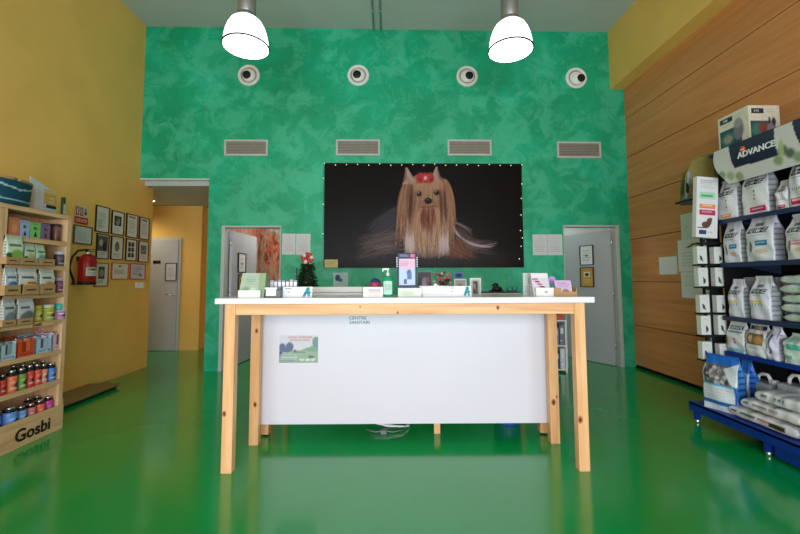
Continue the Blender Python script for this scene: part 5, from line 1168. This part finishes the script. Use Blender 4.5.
# ================================================================== LEFT WOODEN DISPLAY
LX = -2.805; LB = -3.225; LY0, LY1 = 2.845, 3.488; TZ2 = 1.82; MID = -3.03
t = thing('wooden_display', 'light wooden shop display with seven levels of pet products', 'shelving', (LX, (LY0+LY1)/2, 0), PI/2)
# local: x along +Y world, -y towards the room (+X world)
hl = (LY1-LY0)/2; dpt = LX-LB; th = .05
for s_, th_ in ((-1, .068), (1, .045)): MB().box(min(s_*hl, s_*(hl-th_)), max(s_*hl, s_*(hl-th_)), 0, dpt, 0, TZ2-.036, 'ply_z', bev=.003).obj('side_panel', t)
MB().box(-hl+th, hl-th, .2, .212, .05, TZ2-.036, 'ply_z').obj('centre_panel', t)
th = .045
MB().box(-hl-.003, hl+.003, -.004, dpt, TZ2-.036, TZ2, 'ply_x', bev=.003).obj('top_board', t)
LV = [1.582, 1.372, 1.145, .92, .665, .415, .135]       # upper faces of the boards
for i, z in enumerate(LV):
    if i < 6: MB().box(-hl+th, hl-th, .004, dpt, z-.016, z, 'ply_x').box(-hl+th, hl-th, .0, .012, z-.032, z+.006, 'ply_x', bev=.002).obj('shelf', t)
    else: MB().box(-hl+th, hl-th, .012, dpt, z-.016, z, 'ply_x').obj('shelf', t)
bp_ = MB().box(-hl, hl, -.012, .0, .0, .205, 'ply_x', bev=.002); bp_.obj('base_board', t)
MB().box(-hl+.02, hl-.02, -.0128, -.0122, .148, .205, 'ply_x').obj('tray_lip', t)
pa_ = at_x(13.5, 435, LX); pb_ = at_x(48, 426, LX); wd = pb_.y-pa_.y; tcx = (pa_.y+pb_.y)/2-(LY0+LY1)/2
w = MB().text('Gosbi', wd/2.3, T(tcx, -.0145, .085), 'card', (24, 22, 22), bold=.003, ext=.0012); w.obj('lettering', t)
q_ = at_x(37, 323, LX); w = MB().text('Gosbi', .034, T(q_.y-(LY0+LY1)/2, -.0015, .905), 'card', (50, 36, 26), ext=.0008, bold=.0005).box(.2, .22, -.0012, -.0005, .9, .905, 'card', (60, 40, 30)); w.obj('shelf_lettering', t)

LYP = 280
def lspan(x0, x1, X): a = at_x(x0, LYP, X).y; b_ = at_x(x1, LYP, X).y; return (a+b_)/2, b_-a
LG = 'boxes on the top level of the wooden display'
LYP = 228
# level A: small cube boxes
for x0, x1, yt, c, lb, pt in [(8.2, 19, 217.5, (196, 124, 84), 'orange small box, first on the upper level of wooden display', 0), (19.6, 29, 220.5, (150, 172, 214), 'pale blue small box with black print on the upper level', 1), (30, 40, 222.5, (120, 188, 110), 'bright green small box with black print on the upper level', 1), (41, 49.5, 224, (128, 96, 136), 'purple small box on the upper level of wooden display', 1)]:
    yc, w_ = lspan(x0, x1, LX-.02); h_ = at_x((x0+x1)/2, yt, LX-.02).z-LV[0]
    im = Im(24, 28, c); im.lines(.1, .08, .9, .16, 1, (40, 34, 44))
    if pt: im.ell(.4, .35, .1, .1, (30, 26, 34)); im.ell(.6, .35, .08, .08, (30, 26, 34)); im.poly([(.35, .85), (.5, .5), (.65, .85)], (30, 26, 34))
    else: im.ell(.5, .55, .25, .22, (214, 156, 120), .8, .6)
    m_ = MB().box(-w_/2, w_/2, 0, .1, 0, h_, 'card', c, bev=.002); m_.face(w_*.98, h_*.97, im.a, -.0006, 0, .001, mat='card', res=.004)
    tag(m_.obj('treat_box', None, (LX-.014, yc, LV[0]), PI/2), lb, 'box', LG)
for k, (xs, c, lb) in enumerate([(52.5, (94, 66, 84), 'dark purple jar behind the purple box on the upper level'), (59.5, (92, 50, 44), 'brown striped tube near the end of the upper level')]):
    yc, w_ = lspan(xs-3.5, xs+3.5, LX-.06)
    t2 = thing('treat_tube', lb, 'jar', (LX-.06-.05*(1-k), min(yc, LY1-.085), LV[0]))
    MB().lathe([(.03, 0), (.032, .004), (.032, .13), (.03, .134)], (0, 0, 0), 'plastic', [c, c, tuple(min(255, q+40) for q in c), c], seg=24).obj('tube_body', t2)
    MB().cyl(.033, .134, .155, (0, 0, 0), 'plastic', (40, 34, 36)).obj('lid', t2)

def kraft_tray(x0, x1, z, hgt, label, X=LX+.042):
    yc, w_ = lspan(x0, x1, X)
    t2 = thing('kraft_tray', label, 'tray', (X, yc, z), PI/2, 'kraft trays on the wooden display'); d_ = .13
    MB().box(-w_/2, w_/2, 0, .003, 0, hgt, 'kraft').box(-w_/2, w_/2, d_-.003, d_, 0, hgt, 'kraft').box(-w_/2, -w_/2+.003, .003, d_-.003, 0, hgt, 'kraft').box(w_/2-.003, w_/2, .003, d_-.003, 0, hgt, 'kraft').box(-w_/2, w_/2, 0, d_, 0, .003, 'kraft').obj('carton', t2)
    MB().box(-w_*.3, w_*.3, -.0008, 0, hgt*.42, hgt*.6, 'card', (90, 66, 46)).obj('tray_lettering', t2)
    return yc, w_
def pouchim(bg, band, txt=(60, 90, 70), acc=None, dark=None):
    im = Im(40, 50, bg); im.rect(0, 0, 1, .1, tuple(max(0, q-20) for q in bg)); im.lines(.12, .26, .88, .38, 1, txt, .85, .8); im.ell(.62, .75, .5, .28, band, .9, .3)
    if dark: im.ell(.12, .78, .2, .2, dark, 1, .3)
    if acc: im.rect(.4, .5, .9, .58, acc)
    return im.noise(.05).a
def lpouch(x0, x1, yt, z, img, label, X=LX+.014, d=.028, side=(180, 184, 180), seedv=0, zoff=.0035):
    yc, w_ = lspan(x0, x1, X+d/2); w_ *= .98; h_ = at_x((x0+x1)/2, yt, X).z-z-zoff
    return bag('treat_pouch', label, 'pouch', (X, yc, z+zoff), PI/2, w_, h_, d, img, side, 'treat pouches on the wooden display', seedv, .1, .97, sealc=samp8(img))
def samp8(img): 
    v = img[2, 5]; return tuple(int(255*(1.055*q**(1/2.4)-.055 if q > .0031308 else 12.92*q)) for q in v)
LYP = 253
# level B
z = LV[1]
kraft_tray(7, 20, z, .055, 'kraft tray holding the large pale green pouch, second level'); kraft_tray(22, 38.5, z, .055, 'kraft tray in the middle of the second level'); kraft_tray(41, 55.5, z, .055, 'kraft tray at the right of the second level')
lpouch(6.5, 23.5, 235.5, z, pouchim((206, 220, 200), (120, 176, 60), dark=(60, 80, 50)), 'large pale green and white pouch, first on the second level', seedv=50, d=.034)
lpouch(25, 35.5, 243.5, z, pouchim((186, 200, 184), (170, 180, 110), dark=(40, 44, 40)), 'white pouch with dark corner in the middle of the second level', seedv=51)
lpouch(36.5, 45.5, 245, z, pouchim((176, 204, 178), (90, 150, 150)), 'green-topped pouch with teal print on the second level', seedv=52)
def jar(x0, x1, yt, z, body, lid, label, X=LX-.045, labelc=None, name='jar', grp=None, cat='jar', band=None, ltop=.8, prints=True, kind=0):
    yc, w_ = lspan(x0, x1, X); h_ = at_x((x0+x1)/2, yt, X).z-z; r_ = w_/2*.98
    t2 = thing(name, label, cat, (X, yc, z), PI/2, grp); hb = h_*ltop
    MB().lathe([(r_*.93, 0), (r_, .005), (r_, hb*.9), (r_*.93, hb*.97), (r_*.8, hb)], (0, 0, 0), 'plastic', body, seg=24).obj('jar_body', t2)
    if kind == 0: MB().lathe([(r_*.9, hb), (r_*.92, hb+.003), (r_*.92, h_-.003), (r_*.86, h_)], (0, 0, 0), 'plastic', lid, seg=24).obj('lid', t2)
    else: MB().lathe([(r_*.84, hb), (r_*.84, hb+(h_-hb)*.45)], (0, 0, 0), 'black', seg=20).lathe([(r_*.6, hb+(h_-hb)*.45), (r_*.62, h_-.003), (r_*.5, h_)], (0, 0, 0), 'silver', seg=20).obj('lid', t2)
    im = Im(24, 24, body if labelc is None else labelc); im.ell(.62, .55, .24, .24, (30, 34, 52), .9, .4); im.ell(.35, .3, .2, .12, tuple(min(255, q+40) for q in body), .9, .4); im.lines(.15, .75, .8, .92, 2, (230, 226, 226), .6)
    MB().sheet(lambda u, v_: (r_*1.015*math.sin((u-.5)*2.4), -r_*1.015*math.cos((u-.5)*2.4), hb*(.14+.7*v_)), im.a, 18, 18, 'card', True).obj('label', t2)
    return t2
jar(55.5, 63, 251.5, z, (70, 66, 78), (196, 200, 214), 'small jar with pale lid at the right of the second level', labelc=(90, 84, 96))
LYP = 278
# level C
z = LV[2]
kraft_tray(5.5, 21.5, z, .075, 'kraft tray holding the blue and white pouch, third level'); kraft_tray(24.5, 40, z, .075, 'kraft tray in the middle of the third level'); kraft_tray(42, 56, z, .075, 'kraft tray holding the orange pouch, third level')
lpouch(5.5, 17.5, 268, z, pouchim((196, 206, 220), (70, 130, 190), (60, 80, 110), (60, 110, 170)), 'white and blue pouch, first on the third level', seedv=53)
lpouch(19.5, 38, 268.5, z, pouchim((206, 206, 208), (214, 190, 60), (50, 50, 60), (206, 90, 60), (70, 40, 36)), 'white and yellow pouch in the middle of the third level', seedv=54, d=.034)
lpouch(40.5, 55, 269.5, z, pouchim((200, 204, 200), (206, 120, 60), (50, 50, 50), None, (60, 40, 40)), 'white pouch with orange band, third on the third level', seedv=55)
jar(55.5, 62.5, 277.5, z, (120, 70, 90), (196, 180, 214), 'small pink-labelled jar at the right of the third level', labelc=(150, 90, 120))
LYP = 307
# level D
z = LV[3]
kraft_tray(3.5, 17, z, .05, 'kraft tray below the first grey pouch, fourth level'); kraft_tray(20, 34, z, .05, 'kraft tray below the second grey pouch, fourth level')
lpouch(3.5, 16, 298.5, z, pouchim((180, 186, 192), (110, 120, 130), (70, 80, 90)), 'grey and white pouch, first on the fourth level', seedv=56)
lpouch(18.5, 34.5, 298.5, z, pouchim((190, 194, 200), (90, 92, 100), (70, 80, 100)), 'grey and white pouch, second on the fourth level', seedv=57)
jar(34, 41, 305.5, z, (186, 180, 60), (196, 196, 80), 'yellow-green tin, left of a pair on the fourth level', name='food_tin', cat='tin', labelc=(196, 192, 90))
jar(42.5, 52.5, 304.5, z, (176, 176, 70), (206, 206, 180), 'wide yellow-green tin, right of a pair on the fourth level', name='food_tin', cat='tin', labelc=(150, 160, 60))
jar(54, 63.5, 303.5, z, (206, 180, 206), (60, 176, 160), 'pink tin with a turquoise lid at the right of the fourth level', name='food_tin', cat='tin', labelc=(190, 110, 170), ltop=.6)
LYP = 343
# level E: cartons with cans
z = LV[4]
for i, (x0, x1, yt, c, cc, lb) in enumerate([(0.5, 15.5, 340, (176, 206, 224), (150, 156, 166), 'pale blue carton of tins, first on the fifth level'), (17, 34, 337, (206, 80, 40), (222, 110, 70), 'orange-red carton of tins on the fifth level'), (35.5, 50.5, 334, (170, 200, 230), (180, 190, 214), 'light blue carton of tins on the fifth level'), (52, 64, 330, (214, 180, 196), (206, 170, 190), 'pink carton of tins at the right of the fifth level')]):
    yc, w_ = lspan(x0, x1, LX-.02); t2 = thing('tin_carton', lb, 'carton', (LX-.014, yc, z), PI/2, 'cartons of tins on the fifth level'); h_ = at_x((x0+x1)/2, yt, LX-.02).z-z
    im = Im(40, 44, c); im.rect(.24, .0, .74, .66, tuple(max(0, q-36) for q in c)); im.rect(.3, .02, .42, .62, (60, 70, 96) if i != 1 else (160, 50, 26)); im.rect(.5, .02, .72, .64, cc); im.lines(.15, .74, .8, .9, 2, (70, 90, 140) if i != 1 else (120, 30, 14), .7); im.ell(.86, .82, .06, .06, (40, 50, 100)); im.noise(.04)
    m_ = MB().box(-w_/2, w_/2, 0, .004, 0, h_*.78, 'card', c).box(-w_/2, -w_/2+.003, .0, .15, 0, h_*.9, 'card', c).box(w_/2-.003, w_/2, .0, .15, 0, h_*.9, 'card', c).box(-w_/2, w_/2, .147, .15, 0, h_, 'card', c).box(-w_/2, w_/2, 0, .15, 0, .003, 'card', c)
    m_.face(w_*.98, h_*.77, im.a, -.0006, 0, .001, mat='card', res=.0035); m_.obj('carton', t2)
    r_ = min(.036, w_/4.2)
    for q in range(2):
        for rw in range(2):
            tag(MB().lathe([(r_*.95, 0), (r_, .004), (r_, h_*.84), (r_*.95, h_*.86)], (0, 0, 0), 'plastic', cc, seg=20).lathe([(r_*.94, h_*.86), (r_*.94, h_*.9), (r_*.8, h_*.9)], (0, 0, 0), 'silver', seg=20).obj('food_tin', None, (LX-.014-.045-rw*.07, yc+(q-.5)*w_*.48, z+.0032)), f'tin standing inside the {["pale blue", "orange-red", "light blue", "pink"][i]} carton, fifth level', 'tin', f'tins in the {["pale blue", "orange-red", "light blue", "pink"][i]} carton')
# tall front-right can stack
LYP = 375
# level F: bottles
z = LV[5]
FB = [(0, 5.5, 374.5, (196, 60, 50), 'red bottle with metal cap, first on the sixth level'), (7, 16, 370, (222, 110, 70), 'orange bottle with metal cap, second on the sixth level'), (17, 25, 368, (110, 150, 60), 'green bottle with metal cap on the sixth level'), (26, 32.5, 365, (206, 60, 50), 'red bottle next to the green one on the sixth level'), (33.5, 39.8, 364, (226, 80, 56), 'bright red-orange bottle left of the salmon one, sixth level'), (40.2, 46, 364, (226, 140, 120), 'salmon bottle left of the blue one, sixth level'), (46.5, 53.8, 363, (70, 120, 200), 'blue bottle at the right end of the sixth level')]
for x0, x1, yt, c, lb in FB: jar(x0, x1, yt, z, c, (60, 56, 60), lb, name='supplement_bottle', cat='bottle', X=LX-.05, ltop=.74, kind=1, grp='bottles on the sixth level', labelc=tuple(min(255, int(q*.9+16)) for q in c))
for x0, x1, yt, c, lb in [(10, 16.5, 365, (120, 40, 40), 'dark bottle at the back behind the orange bottle, sixth level'), (19.5, 26, 364, (50, 90, 60), 'dark green bottle at the back of the sixth level'), (30, 36.5, 361.5, (90, 40, 44), 'dark red bottle at the back, middle of the sixth level'), (39.5, 45.5, 360.5, (60, 60, 80), 'dark bottle at the back behind the salmon bottle, sixth level')]:
    jar(x0, x1, yt, z, c, (60, 56, 60), lb, name='supplement_bottle', cat='bottle', X=LX-.14, ltop=.74, kind=1, grp='bottles at the back of the sixth level')
LYP = 410
# level G: jars in the tray
z = LV[6]
for x0, x1, yt, c, lb in [(-2.5, 1.5, 411, (70, 110, 200), 'blue jar at the left photo edge, lowest level'), (3.3, 15.5, 407, (90, 140, 216), 'wide blue jar with metal cap, lowest level'), (16.5, 25, 406, (110, 160, 224), 'light blue jar right of the wide blue one, lowest level'), (26.5, 34.3, 403.5, (200, 110, 120), 'dusty pink jar on the lowest level'), (35, 43, 400, (226, 96, 70), 'red-orange jar on the lowest level'), (44, 51, 396.5, (196, 60, 160), 'magenta jar on the lowest level'), (52.3, 61, 396, (230, 130, 116), 'salmon jar at the right end of the lowest level')]:
    jar(x0, x1, yt, z, c, (60, 56, 60), lb, name='supplement_jar', cat='jar', X=LX-.055, ltop=.8, kind=1, grp='jars on the lowest level', labelc=tuple(min(255, int(q*.9+16)) for q in c))
for x0, x1, yt, c, lb in [(24, 31, 398, (150, 90, 90), 'brown-pink jar at the back behind the dusty pink jar, lowest level'), (33.5, 40, 396, (206, 100, 80), 'orange jar at the back behind the red-orange jar, lowest level')]:
    jar(x0, x1, yt, z, c, (60, 56, 60), lb, name='supplement_jar', cat='jar', X=LX-.145, ltop=.8, kind=1, grp='jars at the back of the lowest level')
# on top of the display
t2 = thing('pet_basket', 'teal oval pet bed with wavy pale stripes on the wooden display', 'pet bed', (-2.955, 2.93, TZ2+.001), PI/2)
rx, ry, hh = .262, .185, .185
im = Im(200, 40, (16, 72, 92))
for base, amp, c in [(.28, .1, (170, 196, 200)), (.82, .03, (170, 200, 200))]:
    yy = base+amp*np.sin(im.X*2*PI*3+1.2); im.mix((np.abs(im.Y-yy) < .035).astype(float), c)
im.noise(.06)
m_ = MB(); m_.sheet(lambda u, v_: (rx*(.93+.07*v_)*math.sin(2*PI*u), -ry*(.93+.07*v_)*math.cos(2*PI*u), hh*v_), im.a, 140, 24, 'paper', True)
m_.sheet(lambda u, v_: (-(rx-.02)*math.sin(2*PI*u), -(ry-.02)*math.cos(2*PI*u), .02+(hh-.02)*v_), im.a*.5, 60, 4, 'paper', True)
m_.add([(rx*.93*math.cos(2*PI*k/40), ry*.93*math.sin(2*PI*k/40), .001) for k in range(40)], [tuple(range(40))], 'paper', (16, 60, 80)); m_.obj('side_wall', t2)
MB().tube([((rx-.01)*math.sin(2*PI*u/48), -(ry-.01)*math.cos(2*PI*u/48), hh) for u in range(49)], .014, 'kraft').obj('rim', t2)
m_ = MB().ball((0, 0, .04), .19, 'teal_fabric', seg=24, sq=(1.05, .78, .3)); m_.obj('cushion', t2)
t2 = thing('dark_bag', 'black peaked cloth resting in the teal pet bed at the left edge', 'bag', (-2.95, 2.82, TZ2+.1), PI/2)
MB().prism([(-.09, 0), (.19, .0), (.17, .035), (.05, .11), (-.08, .2)], -.06, .06, 'black', axis='y').obj('cloth', t2)
# white pouch + clear pack
yc, w_ = lspan(33.5, 43, LX-.07)
im = Im(40, 50, (206, 206, 214)); im.lines(.1, .4, .9, .8, 2, (170, 176, 196), .6, .1); im.noise(.03)
yl = at_x(43.5, 200, LX-.14).y; yr = min(LY1-.004, at_x(62, 200, LX-.14).y); hgt = at_x(52, 190, LX-.14).z-TZ2
im = Im(50, 50, (196, 160, 84)); im.rect(0, 0, 1, .18, (206, 176, 120)); im.text('DOG', .42, .3, .86, .52, (226, 206, 160)); im.rect(0, .62, 1, .74, (24, 30, 50)); im.rect(0, .74, 1, 1, (190, 196, 200)); im.ell(.12, .66, .1, .08, (200, 206, 214)); im.noise(.04)
t2 = thing('food_sack', 'white and gold food bag with a dark band on the wooden display', 'bag', (LX-.185, (yl+yr)/2, TZ2+.001), PI/2)
Wp = yr-yl
m_ = MB().box(-Wp/2-.075, Wp/2, -.045, .05, 0, hgt, 'film', (204, 204, 214), bev=.012); m_.face(Wp*.96, hgt*.96, im.a, -.0456, .0, .002, res=.004, mat='film', mtx=T(.0, 0, 0)); m_.obj('bag_body', t2)
m_ = MB(); m_.prism([(-Wp/2-.07, hgt-.004), (Wp/2-.005, hgt-.004), (Wp/2-.05, hgt+.02), (-Wp/2-.0, hgt+.05), (-Wp/2-.085, hgt+.075)], -.004, .006, 'film', (196, 212, 220), axis='y'); m_.obj('folded_top', t2)
yl = at_x(63, 200, LX-.04).y
m_ = MB().box(-.012, .012, -.012, .012, 0, at_x(65, 197.5, LX-.04).z-TZ2, 'card', (34, 66, 50), bev=.002).box(-.009, .009, -.0126, -.012, .01, .1, 'card', (150, 180, 170))
tag(m_.obj('green_pack', None, (LX-.05, yl+.016, TZ2+.001), PI/2), 'slim dark green pack at the right end of the display top', 'packet')

# ================================================================== LIGHT
def area(name, loc, rot, sx, sy, e, c=(1, 1, 1)):
    l = bpy.data.lights.new(name, 'AREA'); l.shape = 'RECTANGLE'; l.size = sx; l.size_y = sy; l.energy = e; l.color = c
    o = bpy.data.objects.new(name, l); COL.objects.link(o); o.location = loc; o.rotation_euler = rot; return o
area('daylight_window', (0, YF+.06, 1.36), (PI/2+.0, 0, 0), 6.0, 2.4, 325, (.90, .95, 1.))
for nm, loc, e, c in [('corridor_light', (-4.5, 6.7, 2.7), 46, (1, .96, .72)), ('consulting_fill', (-1.6, 6.6, 2.58), 22, (1, .97, .93)), ('treatment_fill', (2.6, 6.6, 2.58), 16, (1, .98, .95))]:  # consulting and treatment lamps are added to brighten the rooms behind the doors
    l = bpy.data.lights.new(nm, 'SPOT' if 'corr' in nm else 'POINT'); l.energy = e; l.color = c; l.shadow_soft_size = .4 if 'corr' in nm else .15
    if l.type == 'SPOT': l.spot_size = 2.7; l.spot_blend = .6
    o = bpy.data.objects.new(nm, l); COL.objects.link(o); o.location = (loc[0], loc[1], loc[2]-.15)
for x, lb in [(-1.6, 'added glowing disc brightening the room behind the left door'), (2.6, 'added glowing disc brightening the room behind the right door')]:  # unseen glowing discs added overhead to go with the back room fill
    tag(MB().lathe([(.14, 2.62), (.14, 2.6), (.1, 2.585), (.001, 2.58)], (0, 0, 0), 'lamp_acrylic', seg=28).obj('room_fill_disc', None, (x, 6.6, 0)), lb, 'ceiling light')
wd_ = bpy.data.worlds.new('World'); SC.world = wd_; wd_.use_nodes = True
bg = wd_.node_tree.nodes['Background']; bg.inputs[0].default_value = (.75, .86, 1., 1); bg.inputs[1].default_value = 1.2
SC.view_settings.view_transform = 'Standard'; SC.view_settings.look = 'None'; SC.view_settings.gamma = 1.; SC.view_settings.use_curve_mapping = False
SC.view_settings.exposure = .22
SC.cycles.use_denoising = True; SC.cycles.max_bounces = 8; SC.cycles.sample_clamp_indirect = 6.
